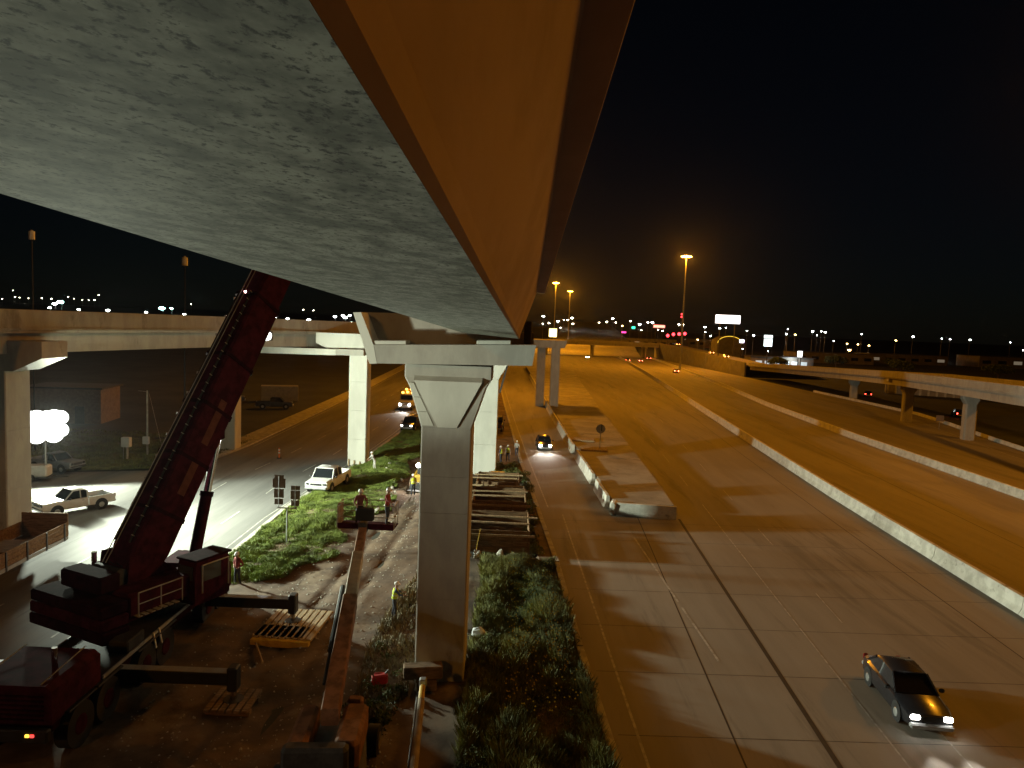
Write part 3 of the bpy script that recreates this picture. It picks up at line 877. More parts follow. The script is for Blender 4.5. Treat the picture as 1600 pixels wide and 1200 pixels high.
panel_sign('shop_sign', 'small pale violet sign beside the arched roof', (121.6, 380, 11.5), 2.4, 1.7, emit('violet_sign', (.9, .8, 1), 6), 1)
panel_sign('shop_sign', 'small green sign in the town cluster', (117, 700, 18.3), 3.2, 2.2, emit('green_sign', (.05, 1, .45), 3), 1)
panel_sign('shop_sign', 'small magenta sign at the foot of the town cluster', (108.5, 705, 13.4), 4.6, 1.6, emit('magenta_sign', (1, .06, .35), 2.5), 1)
panel_sign('shop_sign', 'bright upright white panel at the lit shop front past the pylon sign', (132.9, 330, 6.9), 2.2, 2.8, E_BILL, 2)
# radio mast with red lamps
tw = thing('radio_mast', 'thin far radio mast with red lamps above the traffic signals', 'mast', (163.5, 700, 0))
MB().tube((0, 0, 0), (0, 0, 33.2), .5, .2, 6).build('mast_shaft', M_DARKSTEEL, tw)
for z, x in ((33.2, 0), (30.5, 0), (23, -2.2), (23, 1.8)):
    MB().sphere((x, -.4, z), .8, 8, 5).build('lamp', E_RED if z > 25 else E_WARM, tw)
# traffic signals at the overpass
for i, (x, z) in enumerate(((84.1, 12.7), (87.2, 13.5), (90.3, 13.8), (93.4, 14.1))):
    ts = thing('traffic_signal', ('lowest', 'second', 'third', 'highest')[i] + ' red traffic signal of the four, counted away from the overpass', 'traffic signal', (x, 390, 7.8), 0, 'red signals at the overpass')
    MB().tube((0, .3, 0), (0, .3, z - 7.8 + .8), .1, .08, 6).build('post', M_DARKSTEEL, ts)
    MB().box((0, .1, z - 7.8), (.9, .3, 2.2), 0, .05).build('signal_housing', M_BLACK, ts)
    MB().sphere((0, -.1, z - 7.8 + .2), .85, 10, 6, (1, .3, 1)).build('lamp', E_RED, ts)

# ================================================================ VEHICLES
def xsec(x, hw_, z0, z1, r=.12, top_in=0.0):
    """rounded body section at station x: half width, sill and belt heights"""
    return [(x, -hw_ + r * .6, z0), (x, hw_ - r * .6, z0), (x, hw_, z0 + r), (x, hw_, (z0 + z1) / 2), (x, hw_ - top_in * .4, z1 - r), (x, hw_ - r - top_in, z1), (x, -hw_ + r + top_in, z1), (x, -hw_ + top_in * .4, z1 - r), (x, -hw_, (z0 + z1) / 2), (x, -hw_, z0 + r)]
CAR = {
    # length, half width, body stations (x, hw, z0, z1), cabin stations (x, hw_base, hw_top, z_base, z_top), wheel x, wheel r
    'sedan': dict(hw=.88, body=[(2.25, .62, .36, .62), (2.18, .78, .28, .72), (1.7, .86, .22, .82), (.9, .88, .2, .92), (-.6, .89, .2, .95), (-1.5, .88, .22, .96), (-2.1, .82, .28, .94), (-2.3, .68, .4, .86)],
                  cab=[(1.0, .78, .76, .90, .93), (.3, .80, .62, .92, 1.40), (-.7, .80, .62, .94, 1.43), (-1.25, .79, .62, .95, 1.30), (-1.75, .74, .7, .94, .97)], wx=(1.38, -1.35), wr=.32),
    'suv': dict(hw=.95, body=[(2.35, .7, .45, .85), (2.28, .86, .36, .98), (1.6, .93, .3, 1.06), (.9, .95, .3, 1.10), (-1.2, .95, .3, 1.12), (-2.2, .93, .32, 1.1), (-2.4, .85, .42, 1.02)],
                cab=[(1.15, .86, .82, 1.06, 1.10), (.5, .88, .74, 1.09, 1.76), (-1.4, .88, .74, 1.11, 1.80), (-2.1, .87, .74, 1.1, 1.72), (-2.36, .82, .78, 1.06, 1.14)], wx=(1.45, -1.45), wr=.38),
    'pickup': dict(hw=.98, body=[(2.75, .8, .5, .95), (2.68, .93, .42, 1.06), (1.9, .97, .38, 1.12), (1.2, .98, .36, 1.14), (-.55, .98, .36, 1.16), (-.6, .98, .36, 1.14)],
                   cab=[(1.45, .88, .84, 1.10, 1.14), (.85, .9, .76, 1.13, 1.80), (-.3, .9, .76, 1.15, 1.84), (-.58, .9, .80, 1.14, 1.70)], wx=(1.75, -1.75), wr=.39, bed=(-.64, -2.8)),
    'oldpickup': dict(hw=.86, body=[(2.42, .78, .52, .98), (2.38, .84, .46, 1.02), (1.7, .86, .4, 1.05), (1.0, .86, .4, 1.06), (-.5, .86, .4, 1.07), (-.55, .86, .4, 1.06)],
                      cab=[(.98, .78, .76, 1.04, 1.07), (.42, .8, .68, 1.05, 1.60), (-.3, .8, .68, 1.06, 1.62), (-.52, .8, .72, 1.06, 1.52)], wx=(1.5, -1.45), wr=.36, bed=(-.58, -2.45)),
}
def car(kind, label, loc, rz, pmat, cat='car', head=None, tail=None, group=None, beam=0, name=None, simple=False, glass=None):
    K = CAR[kind]
    t = thing(name or {'sedan': 'car', 'suv': 'car'}.get(kind, 'pickup_truck'), label, cat, loc, rz, group)
    b = MB()
    b.loft([xsec(x, w, z0, z1, .1, .03) for x, w, z0, z1 in K['body']])
    b.build('body', pmat, t, True)
    c = MB()
    c.loft([[(x, -wb, zb), (x, wb, zb), (x, wt, zt), (x, -wt, zt)] for x, wb, wt, zb, zt in K['cab']])
    c.build('window_glass', glass or M_GLASS, t)
    # roof and pillars in body colour
    cs = K['cab']
    rf = MB()
    mid = [s for s in cs if s[4] - s[3] > .3]
    rf.loft([[(s[0], -s[2] - .03, s[4] - .02), (s[0], s[2] + .03, s[4] - .02), (s[0], s[2] - .05, s[4] + .045), (s[0], -s[2] + .05, s[4] + .045)] for s in mid])
    rf.build('roof', pmat, t, True)
    pl = MB()
    for s in (-1, 1):
        a, b2 = cs[0], mid[0]
        pl.tube((a[0], s * a[1], a[3]), (b2[0], s * (b2[2] + .01), b2[4]), .045, n=6)
        e, f = mid[-1], cs[-1]
        pl.tube((f[0], s * f[1], f[3]), (e[0], s * (e[2] + .01), e[4]), .06, n=6)
        xm = (mid[0][0] + mid[-1][0]) / 2
        pl.tube((xm, s * (mid[0][1] + .005), mid[0][3]), (xm, s * (mid[0][2] + .012), mid[0][4]), .04, n=6)
    pl.build('pillars', pmat, t)
    r = K['wr']
    for x in K['wx']:
        for s in (-1, 1):
            arch = MB().tube((x, s * (K['hw'] - .02), r + .03), (x, s * (K['hw'] + .012), r + .03), r + .08, n=16).build('wheel_arch', M_BLACK, t)
            w = MB().tube((x, s * (K['hw'] - .24), r), (x, s * (K['hw'] + .02), r), r, n=18).build('wheel', M_RUBBER, t, True)
            MB().tube((x, s * K['hw'], r), (x, s * (K['hw'] + .035), r), r * .6, r * .5, 10).build('rim', M_STEEL, w)
    x1 = K['body'][0][0]
    zf = (K['body'][1][2] + K['body'][1][3]) / 2 + .1
    wf = K['body'][1][1]
    MB().box((x1 + .01, 0, zf - .28), (.22, wf * 1.95, .2), 0, .05).build('front_bumper', M_GREYP if kind != 'oldpickup' else M_CHROME, t)
    MB().box((x1 - .01, 0, zf), (.07, wf * 1.05, .2), 0, .02).build('grille', M_BLACK, t)
    for s in (-1, 1):
        MB().box((x1 - .02, s * wf * .74, zf + .02), (.12, .32, .18), 0, .04).build('headlight', head or M_GLASS, t)
    xr = K.get('bed', (0, K['body'][-1][0]))[1]
    zr = .85 if kind in ('suv', 'pickup', 'oldpickup') else .8
    wr_ = K['hw'] * .84 if kind != 'sedan' else .66
    for s in (-1, 1):
        MB().box((xr - .0, s * wr_, zr), (.09, .2, .26), 0, .03).build('taillight', tail or mat('unlit_lens', (.25, .02, .02), None, .3), t)
    MB().box((xr - .02, 0, .5), (.16, K['hw'] * 1.75, .18), 0, .04).build('rear_bumper', M_GREYP, t)
    if not simple:
        for s in (-1, 1):
            MB().box((cs[0][0] - .25, s * (K['hw'] + .12), cs[0][3] + .1), (.12, .2, .16), 0, .04).build('mirror', M_BLACK, t)
            MB().box(((mid[0][0] + mid[-1][0]) / 2 - .15, s * (K['hw'] + .008), .9), (.16, .03, .035)).build('door_handle', M_CHROME, t)
    if 'bed' in K:
        x0, x2 = K['bed']
        h = 1.12 if kind == 'pickup' else 1.03
        hwb = K['hw'] - .01
        for s in (-1, 1):
            MB().box(((x0 + x2) / 2, s * (hwb - .05), (h + .42) / 2), (x0 - x2, .1, h - .42), 0, .03).build('bed_side', pmat, t)
        MB().box((x2 + .05, 0, (h + .5) / 2), (.1, hwb * 1.78, h - .5), 0, .03).build('tailgate', pmat, t)
        MB().box(((x0 + x2) / 2, 0, .6), (x0 - x2 - .1, hwb * 1.75, .12)).build('bed_floor', M_DARKSTEEL, t)
    if beam:
        for s in (-1, 1):
            spot('headlamp_beam', t, (x1 + .25, s * wf * .74, zf), (x1 + 14, s * wf * .9, -.35), beam, (1, .95, .85), 46, .6, .08)
    return t
WHITEV = M_WHITE
car('oldpickup', 'square white pickup parked on the floodlit forecourt', (-30.95, 49.9, 0), R(-124), WHITEV, 'pickup truck')
car('pickup', 'white pickup parked half on the grass beside the frontage road', (-15.2, 59.3, .16), R(-97), WHITEV, 'pickup truck')
car('oldpickup', 'grey work truck in the glare behind the square white pickup', (-40.2, 62.2, .06), R(-15), paint('toned_grey', (.2, .21, .23)), 'pickup truck')  # paint greyed to keep the truck dim in the glare
car('suv', 'black car parked on the dirt with faintly glowing headlights', (-13.2, 94.5, .12), R(-100), M_BLACKP, 'car', head=E_HEADDIM)  # front glint put in as a dim glow of the headlight lenses
car('sedan', 'dark car with glaring headlights coming along the exit lane', (4.1, 84.6, 0), R(-88), M_BLACKP, 'car', head=emit('oncoming_headlight', (1.0, .95, .84), 120), beam=900)
car('sedan', 'black car with white headlights driving in the near highway lanes', (16.05, 27.2, 0), R(-96), M_BLACKP, 'car', head=E_HEAD, beam=420, glass=glass_dark('smoked_glass', (.006, .006, .008), .3))
E_HEADFAR = emit('far_headlight', (1.0, .95, .82), 150)
E_TAILFAR = emit('far_taillight', (1.0, .10, .05), 60)
far_cars = [('oncoming car with white headlights just past the overpass', 37.6, 360, -93, 'sedan', E_HEADFAR, None),
            ('dark car with red taillights driving away, lone in the far carriageway', 59.3, 258, 85, 'sedan', None, E_TAILFAR),
            ('small car with pale lights, front of the three beneath the overpass', 54.4, 338, 86, 'suv', E_HEADFAR, E_TAILFAR),
            ('small car with red taillights, last of the three beneath the overpass', 60.6, 338, 86, 'sedan', None, E_TAILFAR),
            ('boxy car with red taillights entering the shade of the overpass', 70.8, 372, 86, 'suv', None, E_TAILFAR)]
for lab, x, y, a, k, h, tl in far_cars:
    car(k, lab, (x, y, 0.01), R(a), M_GREYP, 'car', head=h, tail=tl, group='traffic near the overpass', simple=True)
for lab, x, y, z in (('car with taillights waiting at the top of the service road', 88.3, 384, 7.7), ('car with orange lights on the service road, upper of two', 86.6, 312, 5.75), ('car with orange lights on the service road, lower of two', 85.6, 287, 5.05)):
    car('sedan', lab, (x, y, z), R(88), M_GREYP, 'car', tail=emit('tail_orange', (1, .25, .06), 50), group='cars on the service road', simple=True)
car('sedan', 'dark car with thin red taillights behind the short flared column', (91.5, 182, 0), R(65), M_BLACKP, 'car', tail=E_TAIL, simple=True)
car('sedan', 'dark car with thin red taillights behind the ramp viaduct columns', (88.5, 140, 0), R(70), M_BLACKP, 'car', tail=E_TAIL, simple=True)
for i, (x, y, a, k, m) in enumerate(((-47, 118, 20, 'suv', 'blue'), (-44, 101, 8, 'sedan', 'dark'), (-37.5, 112, 15, 'pickup', 'dark'))):
    car(k, ('dim blue parked car in the dark lot beyond the far curb', 'dim dark parked sedan in the dark lot beyond the far curb', 'dim dark parked pickup in the dark lot beyond the far curb')[i], (x, y, 0), R(a), paint('lot_' + m, (.06, .08, .2) if m == 'blue' else (.06, .06, .065)), 'car', simple=True)

# oncoming truck with amber lights on the frontage road
tk = thing('work_truck', 'oncoming work truck with amber roof lights and white headlights on the frontage road', 'truck', (-17.3, 118.5, 0), R(-92))
MB().loft([xsec(x, w, z0, z1, .12) for x, w, z0, z1 in ((3.1, 1.0, .5, 1.3), (3.0, 1.1, .45, 1.45), (1.4, 1.15, .45, 1.6), (1.3, 1.15, .45, 1.6))]).build('hood', M_WHITE, tk, True)
MB().box((.4, 0, 1.55), (1.8, 2.2, 2.0), 0, .15).build('cab', M_WHITE, tk)
MB().box((1.28, 0, 2.0), (.1, 1.9, .75), 0, .03).build('windscreen', M_GLASS, tk)
MB().box((-2.6, 0, 1.9), (3.9, 2.3, 2.2), 0, .06).build('cargo_box', M_YELLOW, tk)
MB().box((-1, 0, .6), (7, 1.0, .25)).build('chassis', M_DARKSTEEL, tk)
for x in (2.1, -3.0):
    for s in (-1, 1):
        w = MB().tube((x, s * .85, .45), (x, s * 1.15, .45), .45, n=16).build('wheel', M_RUBBER, tk, True)
        MB().tube((x, s * 1.13, .45), (x, s * 1.17, .45), .25, n=10).build('rim', M_STEEL, w)
for s in (-1, 1):
    MB().sphere((3.12, s * .8, 1.0), .2, 8, 5, (.5, 1, 1)).build('headlight', E_HEAD, tk)
for x, y, z in ((.6, -.8, 2.75), (.6, 0, 2.85), (.6, .8, 2.75), (-.6, -.4, 3.2), (-.6, .4, 3.2)):
    MB().sphere((x, y, z), .24, 8, 5, (1, 1, .7)).build('amber_light', E_AMBER, tk)
spot('headlamp_beam', tk, (3.4, 0, 1.0), (16, 0, -.3), 1500, (1, .95, .85), 60, .6, .1)

# small yellow loader beside the near pier
yl_ = thing('skid_loader', 'small yellow loader with a white work lamp half hidden by the near pier', 'loader', (-7.2, 60.5, .2), R(-100))
MB().box((0, 0, .85), (2.3, 1.3, .8), 0, .12).build('body', M_YELLOW, yl_)
MB().box((-.1, 0, 1.6), (1.2, 1.15, 1.0), 0, .08).build('cab', M_BLACK, yl_)
MB().box((-.1, 0, 2.12), (1.35, 1.25, .1), 0, .03).build('roof', M_YELLOW, yl_)
for s in (-1, 1):
    MB().prism([(-1.1, .8), (-.9, 1.6), (1.3, .9), (1.6, .35), (1.4, .35), (1.1, .75), (-.85, 1.4)], (0, s * .72, 0), (0, s * .85, 0), side=(1, 0, 0)).build('lift_arm', M_YELLOW, yl_)
    for x in (.65, -.65):
        w = MB().tube((x, s * .62, .38), (x, s * .92, .38), .4, n=16).build('wheel', M_RUBBER, yl_, True)
        MB().tube((x, s * .9, .38), (x, s * .94, .38), .2, n=10).build('rim', M_LIFTCREAM, w)
MB().prism([(1.5, .1), (2.2, .1), (2.3, .16), (1.7, .25), (1.65, .75), (1.5, .75)], (0, -.85, 0), (0, .85, 0), side=(1, 0, 0)).build('bucket', M_DARKSTEEL, yl_)
MB().sphere((.55, -.45, 2.0), .2, 10, 6).build('work_lamp', E_HEAD, yl_)
spot('loader_lamp', yl_, (.85, -.45, 2.0), (6, -.6, .2), 900, (1, .95, .85), 110, .6, .1)
MB().sphere((.1, .3, 2.25), .1, 8, 5).build('beacon', E_AMBER, yl_)
# trucks parked behind the second pier
car('pickup', 'dark pickup parked beyond the second pier beside the exit lane', (-2.0, 97, .15), R(88), paint('dark_blue', (.03, .035, .06)), 'pickup truck')

# ================================================================ MOBILE CRANE
cr = thing('mobile_crane', 'huge red telescopic mobile crane with raised boom on outriggers', 'crane', (-15.2, 28, 0))
C0 = Vector((-15.2, 28, 0))
MB().box((0, .1, 1.25), (2.3, 13.4, .5), 0, .04).build('chassis', M_CDARK, cr)
MB().box((0, .3, 1.62), (2.9, 9.3, .10), 0, .02).build('carrier_deck', M_DARKSTEEL, cr)
for s in (-1, 1):
    MB().box((s * 1.44, .3, 1.69), (.06, 9.3, .12)).build('deck_edge', M_GREYP, cr)
for y in (-5.6, -4.0, -1.4, .1, 4.2, 5.7):
    for s in (-1, 1):
        w = MB().tube((s * 1.0, y, .74), (s * 1.45, y, .74), .74, n=20).build('wheel', M_RUBBER, cr, True)
        MB().tube((s * 1.42, y, .74), (s * 1.48, y, .74), .38, .3, 12).build('rim', M_CRED, w)
        MB().box((s * 1.2, y, 1.55), (.7, 1.55, .08), 0, .02).build('mudguard', M_BLACK, cr)
# engine hood and tail at the near end
MB().loft([[(x, y, z) for x, z in ((-1.4, 1.5), (1.4, 1.5), (1.4, 2.55), (1.2, 2.72), (-1.2, 2.72), (-1.4, 2.55))] for y in (-7.0, -4.4)]).build('engine_hood', M_CRED, cr)
for k in range(6):
    MB().box((0, -7.02, 1.65 + k * .15), (2.3, .04, .05)).build('louvre', M_CDARK, cr)
MB().box((0, -7.12, 1.22), (2.8, .25, .42), 0, .05).build('tail_beam', M_BLACK, cr)
for x, m in ((-1.05, E_TAIL), (.95, E_TAIL), (.80, E_AMBER)):
    MB().box((x, -7.26, 1.28), (.12, .05, .09), 0, .01).build('tail_lamp', emit('dim_tail', (1, .06, .05), 2.2) if m is E_TAIL else emit('dim_amber', (1, .5, .05), 3), cr)
# carrier driving cab at the far end
MB().loft([[(x, y, z) for x, z in ((-1.4, .8), (1.4, .8), (1.42, 1.7), (1.25, 2.5), (-1.25, 2.5), (-1.42, 1.7))] for y in (5.0, 6.9)]).build('carrier_cab', M_CRED, cr)
MB().box((0, 6.92, 2.0), (2.3, .05, .7), 0, .02).build('cab_windscreen', M_GLASS, cr)
# outriggers
for y, xs_, lab in ((4.0, 1, 0), (4.0, -1, 0), (-3.0, 1, 0), (-3.0, -1, 0)):
    L = 4.9 if xs_ > 0 else 3.4
    ob = MB().box((xs_ * (1.2 + L / 2 - .6), y, 1.15), (L, .42, .46), 0, .04).build('outrigger_beam', M_BLACK, cr)
    xj = xs_ * (L + .55)
    MB().box((xj, y, 1.15), (.36, .5, .9), 0, .05).build('jack_housing', M_BLACK, ob)
    MB().tube((xj, y, .72), (xj, y, .32), .12).build('jack_rod', M_CHROME, ob)
    MB().tube((xj, y, .28), (xj, y, .36), .42, .36, 14).build('jack_pad', M_DARKSTEEL, ob)
    MB().box((xs_ * (1.2 + L / 2 - .6), y, 1.395), (L - .3, .36, .02)).build('outrigger_top_plate', M_GREYP, ob)
# slewing superstructure (heading 25 deg right of the carrier axis)
SH = R(-25)
MS = Matrix.Rotation(SH, 3, 'Z')
PV = Vector((-15.0, 30.0, 0)) - C0
def sp(x, y, z):
    return PV + MS @ Vector((x, y, z))
def sbox(name, c, d, m, bev=.04, parent=None):
    return MB().box(sp(*c), d, SH, bev).build(name, m, parent or cr)
MB().tube(sp(0, 0, 1.67), sp(0, 0, 2.05), 1.15, 1.15, 24).build('slew_ring', M_DARKSTEEL, cr, True)
sbox('slew_platform', (0, -.2, 2.28), (2.7, 5.6, .46), M_CRED)
for s in (-1, 1):
    MB().prism([(-2.2, 2.5), (2.0, 2.5), (.6, 3.1), (-1.2, 4.5), (-2.0, 4.5)], sp(s * .78, 0, 0), sp(s * .87, 0, 0), side=MS @ Vector((0, 1, 0))).build('boom_bracket', M_CRED, cr)
for k in range(3):
    sbox('counterweight_slab', (0, -3.55, 2.15 + k * .48), (4.4 - .1 * k, 1.15, .46), M_CDARK if k != 1 else M_CRED, .06)
sbox('superstructure_body', (.15, -1.3, 2.95), (3.7, 3.2, .95), M_CRED, .1)
sbox('winch_housing', (-.1, -3.0, 3.75), (2.4, .9, .7), M_CDARK, .08)
MB().tube(sp(-.75, -2.3, 3.75), sp(.75, -2.3, 3.75), .34, n=18).build('winch_drum', M_DARKSTEEL, cr, True)
sbox('engine_cover', (-1.75, -.6, 3.0), (1.0, 3.2, 1.1), M_CRED, .1)
for k in range(4):
    sbox('louvre', (-1.75, -1.9 + k * .8, 3.58), (.85, .5, .03), M_CDARK, .005)
MB().tube(sp(-1.9, -1.6, 3.5), sp(-1.9, -1.6, 4.15), .11, n=10).build('exhaust_pipe', M_CHROME, cr, True)
sbox('side_plate', (-2.35, -2.9, 2.75), (.5, 1.1, .04), M_GREYP, .01)
sbox('step_ladder', (-2.3, -1.2, 2.2), (.1, .5, 1.0), M_GREYP, .01)
MB().tube(sp(-2.4, -2.4, 3.0), sp(-2.4, .8, 3.9), .035).tube(sp(-2.4, .8, 2.6), sp(-2.4, .8, 3.9), .03).tube(sp(-2.4, -2.4, 2.5), sp(-2.4, -2.4, 3.0), .03).build('hand_rail', M_GREYP, cr)
# operator cab
cabp = [(-.55, -.95), (.55, -.95), (.55, .55), (.4, 1.0), (-.4, 1.0), (-.55, .55)]
MB().loft([[sp(1.75 + x * k, .9 + y * k2, z) for x, y in cabp] for z, k, k2 in ((2.1, 1, 1), (3.0, 1.03, 1.05), (3.95, .95, .9))]).build('operator_cab', M_CRED, cr)
for c, d in (((2.31, .75, 3.4), (.04, 1.05, .72)), ((1.75, 1.92, 3.35), (.72, .04, .8)), ((1.75, -.07, 3.45), (.8, .04, .6))):
    sbox('cab_window', c, d, glass_dark('cab_glass', (.05, .055, .06), .05), .01)
sbox('cab_roof', (1.75, .9, 4.0), (1.2, 1.95, .09), M_CDARK, .03)
MB().tube(sp(2.42, 1.6, 2.6), sp(2.42, 1.6, 3.8), .03).tube(sp(2.42, .2, 2.6), sp(2.42, .2, 3.8), .03).tube(sp(2.42, .2, 3.8), sp(2.42, 1.6, 3.8), .03).build('cab_rail', M_GREYP, cr)
# boom: nested tapering sections
BF = Vector((-15.35, 28.9, 4.0)) - C0
BD = (Vector((-12.85, 35.0, 14.3)) - C0 - BF).normalized()
BS = MS @ Vector((1, 0, 0))
BS = (BS - BD * BS.dot(BD)).normalized()
BU = BS.cross(BD).normalized()
if BU.z < 0:
    BU = -BU
def bsec(s, w, h, off=0.0):
    q = w * .32
    c = BF + BD * s + BU * off
    return [c + BS * x + BU * y for x, y in ((-w + q, -h), (w - q, -h), (w, -h + q * .9), (w, h - .1), (w - .1, h), (-w + .1, h), (-w, h - .1), (-w, -h + q * .9))]
boom = MB().loft([bsec(-1.2, .56, .66), bsec(.6, .70, .98), bsec(13.2, .68, .94)]).build('boom_base_section', M_CRED, cr)
for s in (2, 4.5, 7, 9.5, 12.9):
    MB().loft([bsec(s, .72, 1.01), bsec(s + .16, .72, 1.01)]).build('boom_collar', M_CDARK, boom)
prev = 13.2
for i, (w, h, e) in enumerate(((.62, .86, 20), (.55, .77, 27), (.48, .68, 33), (.42, .6, 38))):
    sct = MB().loft([bsec(prev, w, h), bsec(e, w, h)]).build('boom_telescope_section', M_CRED, cr)
    MB().loft([bsec(e - .5, w + .03, h + .03), bsec(e - .1, w + .03, h + .03)]).build('boom_collar', M_CDARK, sct)
    prev = e
MB().loft([bsec(prev, .35, .5), bsec(prev + 1.0, .3, .7, -.3)]).build('boom_head', M_CDARK, cr)
hose = MB()
for k, off in enumerate((-.42, -.3, .35)):
    hose.tube(BF + BD * .5 + BS * off * 1.1 + BU * 1.06, BF + BD * 13 + BS * off + BU * 1.02, .03 + .008 * k, n=6)
hose.build('hydraulic_hoses', M_BLACK, cr)
for s in np.arange(1.2, 13, 1.05):
    MB().box(BF + BD * float(s) - BS * .74 + BU * .85, (.05, .12, .12), 0, .01).build('hose_clip', M_GREYP, cr)
MB().sphere(BF + BD * 13.0 + BU * 1.05, .07, 8, 5).build('boom_lamp', emit('boom_lamp_red', (1, .5, .5), 12), cr)
# hoist rope and ladder frame beside the boom
MB().tube(BF + BD * -.5 + BU * 1.5, BF + BD * 38.5 + BU * .85, .02, n=5).tube(BF + BD * -.5 + BU * 1.5 + BS * .2, BF + BD * 38.5 + BU * .75 + BS * .2, .02, n=5).build('hoist_rope', M_GREYP, cr)
for s in np.arange(.8, 13, .42):
    MB().tube(BF + BD * float(s) + BS * .42 + BU * 1.0, BF + BD * float(s) + BS * .42 + BU * 1.16, .02, n=4).build('rope_guide', M_GREYP, cr)
for k, (s, w) in enumerate(((3.0, 1.5), (5.4, 2.2))):
    c0 = BF + BD * s + BS * .705
    MB().add([c0 - BU * .2, c0 + BD * w - BU * .2, c0 + BD * w + BU * .2, c0 + BU * .2], [(0, 1, 2, 3)]).build('boom_decal', paint('faded_decal', (.12, .05, .04), .7), cr)
for k in range(7):
    sbox('catwalk_slat', (1.9, -2.6 + k * .28, 2.58), (.8, .2, .03), M_GREYP, .005)
for y in (-2.7, -1.7, -.7):
    MB().tube(sp(2.3, y, 2.6), sp(2.3, y, 3.55), .025, n=6).build('rail_post', M_GREYP, cr)
MB().tube(sp(2.3, -2.7, 3.55), sp(2.3, -.7, 3.55), .025, n=6).tube(sp(2.3, -2.7, 3.1), sp(2.3, -.7, 3.1), .02, n=6).build('catwalk_rail', M_GREYP, cr)
for k in range(3):
    MB().tube(sp(-.4 + .4 * k, -1.4, 3.45), sp(-.5 + .5 * k, -2.3, 4.3), .025, n=5).build('hose', M_BLACK, cr)
MB().box((-1.0, 1.0, 1.95), (.7, 1.6, .55), 0, .05).build('tool_locker', M_CDARK, cr)
MB().box((1.0, -2.0, 1.9), (.75, 1.2, .5), 0, .05).build('fuel_tank', M_DARKSTEEL, cr)
MB().tube((.6, -5.6, 2.7), (.6, -5.6, 3.3), .09, n=10).build('exhaust_stack', M_CHROME, cr, True)
for s in (-1, 1):
    MB().tube((s * 1.0, -6.9, 2.72), (s * 1.0, -4.6, 2.9), .02, n=5).build('hood_handle', M_GREYP, cr)
for k in range(2):
    MB().box((1.50, -.9 + .45 * k, 1.45), (.05, .08, .75), 0, 0, R(18)).build('access_ladder_rail', M_WHITE, cr)
# luffing cylinder
CB = Vector((-14.2, 31.4, 2.7)) - C0
CT = BF + BD * 6.4 - BU * 1.1
MB().tube(CB, CB.lerp(CT, .56), .26, n=16).build('luffing_cylinder', M_CRED, cr, True)
MB().tube(CB.lerp(CT, .56), CT, .17, n=14).build('luffing_rod', M_CHROME, cr, True)
MB().tube(CB.lerp(CT, .54), CB.lerp(CT, .575), .30, n=16).build('cylinder_gland', M_CDARK, cr, True)
MB().box(CT, (.5, .4, .5), SH, .05).build('cylinder_eye', M_CRED, cr)
# hoist rope + hook block hanging at the head
HT = BF + BD * 39
hk = MB()
for dx in (-.12, .12):
    hk.tube((HT.x + dx, HT.y, HT.z - .6), (HT.x + dx, HT.y, 19.5), .015, n=5)
hk.build('hook_rope', M_DARKSTEEL, cr)
MB().box((HT.x, HT.y, 19.1), (.6, .35, .9), 0, .1).build('hook_block', M_YELLOW, cr)

# timber mats under the outrigger pads
def timber_mat(label, c, L, W_, rz, n_, h=.13, m=M_PLANK, under=True):
    t = thing('timber_mat', label, 'timber mat', c, rz)
    for k in range(n_):
        MB().box((-L / 2 + (k + .5) * L / n_, random.uniform(-.04, .04), h + .12), (L / n_ - .06, W_, h), 0, .015).build('plank', m, t)
    if under:
        for s in (-1, 1):
            MB().box((0, s * W_ * .3, .09), (L, .3, .17), 0, .02).build('bearer', M_PLANKD, t)
    return t
mt = timber_mat('pale timber mat with gaps under the far outrigger pad of the crane', (-9.6, 31.75, .03), 2.7, 3.2, R(-3), 9)
MB().box((-.2, -.95, .285), (2.2, 1.2, .06), 0, .01).build('plywood_sheet', M_LIFTCREAM, mt)
MB().box((0, -1.75, .12), (2.6, .25, .3), 0, .02).build('yellow_beam', M_YELLOW, mt)
timber_mat('dark timber mat under the near outrigger pad of the crane', (-9.75, 25, .03), 1.6, 1.6, 0, 6, m=M_PLANKD)
timber_mat('timber mat under the far outrigger pad on the road side', (-19.15, 32, .0), 1.6, 1.6, 0, 6, m=M_PLANKD)
timber_mat('timber mat under the near outrigger pad on the road side', (-19.15, 25, .0), 1.6, 1.6, 0, 6, m=M_PLANKD)

# flatbed trailer on the road beyond the crane
ft = thing('stake_trailer', 'long brown trailer with added shading sides parked on the road behind the crane', 'trailer', (-26.4, 33.2, 0), R(3))
for k in range(9):
    MB().box((-1.12 + k * .28, 0, 1.1), (.265, 14.4, .09), 0, .01).build('deck_board', M_PLANKD, ft)
for s in (-1, 1):
    MB().box((s * .55, 0, .88), (.16, 14.4, .3)).build('frame_rail', M_DARKSTEEL, ft)
    MB().box((s * 1.28, 0, 1.1), (.06, 14.4, .2), 0, .01).build('side_rail', M_GREYP, ft)
    for y in (-5.6, -4.4):
        w = MB().tube((s * .75, y, .5), (s * 1.2, y, .5), .5, n=18).build('wheel', M_RUBBER, ft, True)
        MB().tube((s * 1.17, y, .5), (s * 1.23, y, .5), .26, n=10).build('rim', M_STEEL, w)
MB().box((0, 7.2, 1.85), (2.6, .1, 1.4), 0, .02).build('headboard', M_PLANKD, ft)
for s in (-1, 1):  # side boards added tall to shade the ground behind the trailer
    for k in range(3):
        MB().box((s * 1.27, 0, 1.36 + k * .27), (.05, 14.4, .25), random.uniform(-.002, .002), .008).build('shade_board', M_PLANKD, ft)
    for k in range(9):
        MB().box((s * 1.32, -6.8 + k * 1.7, 1.5), (.06, .1, 1.0)).build('stake', M_DARKSTEEL, ft)
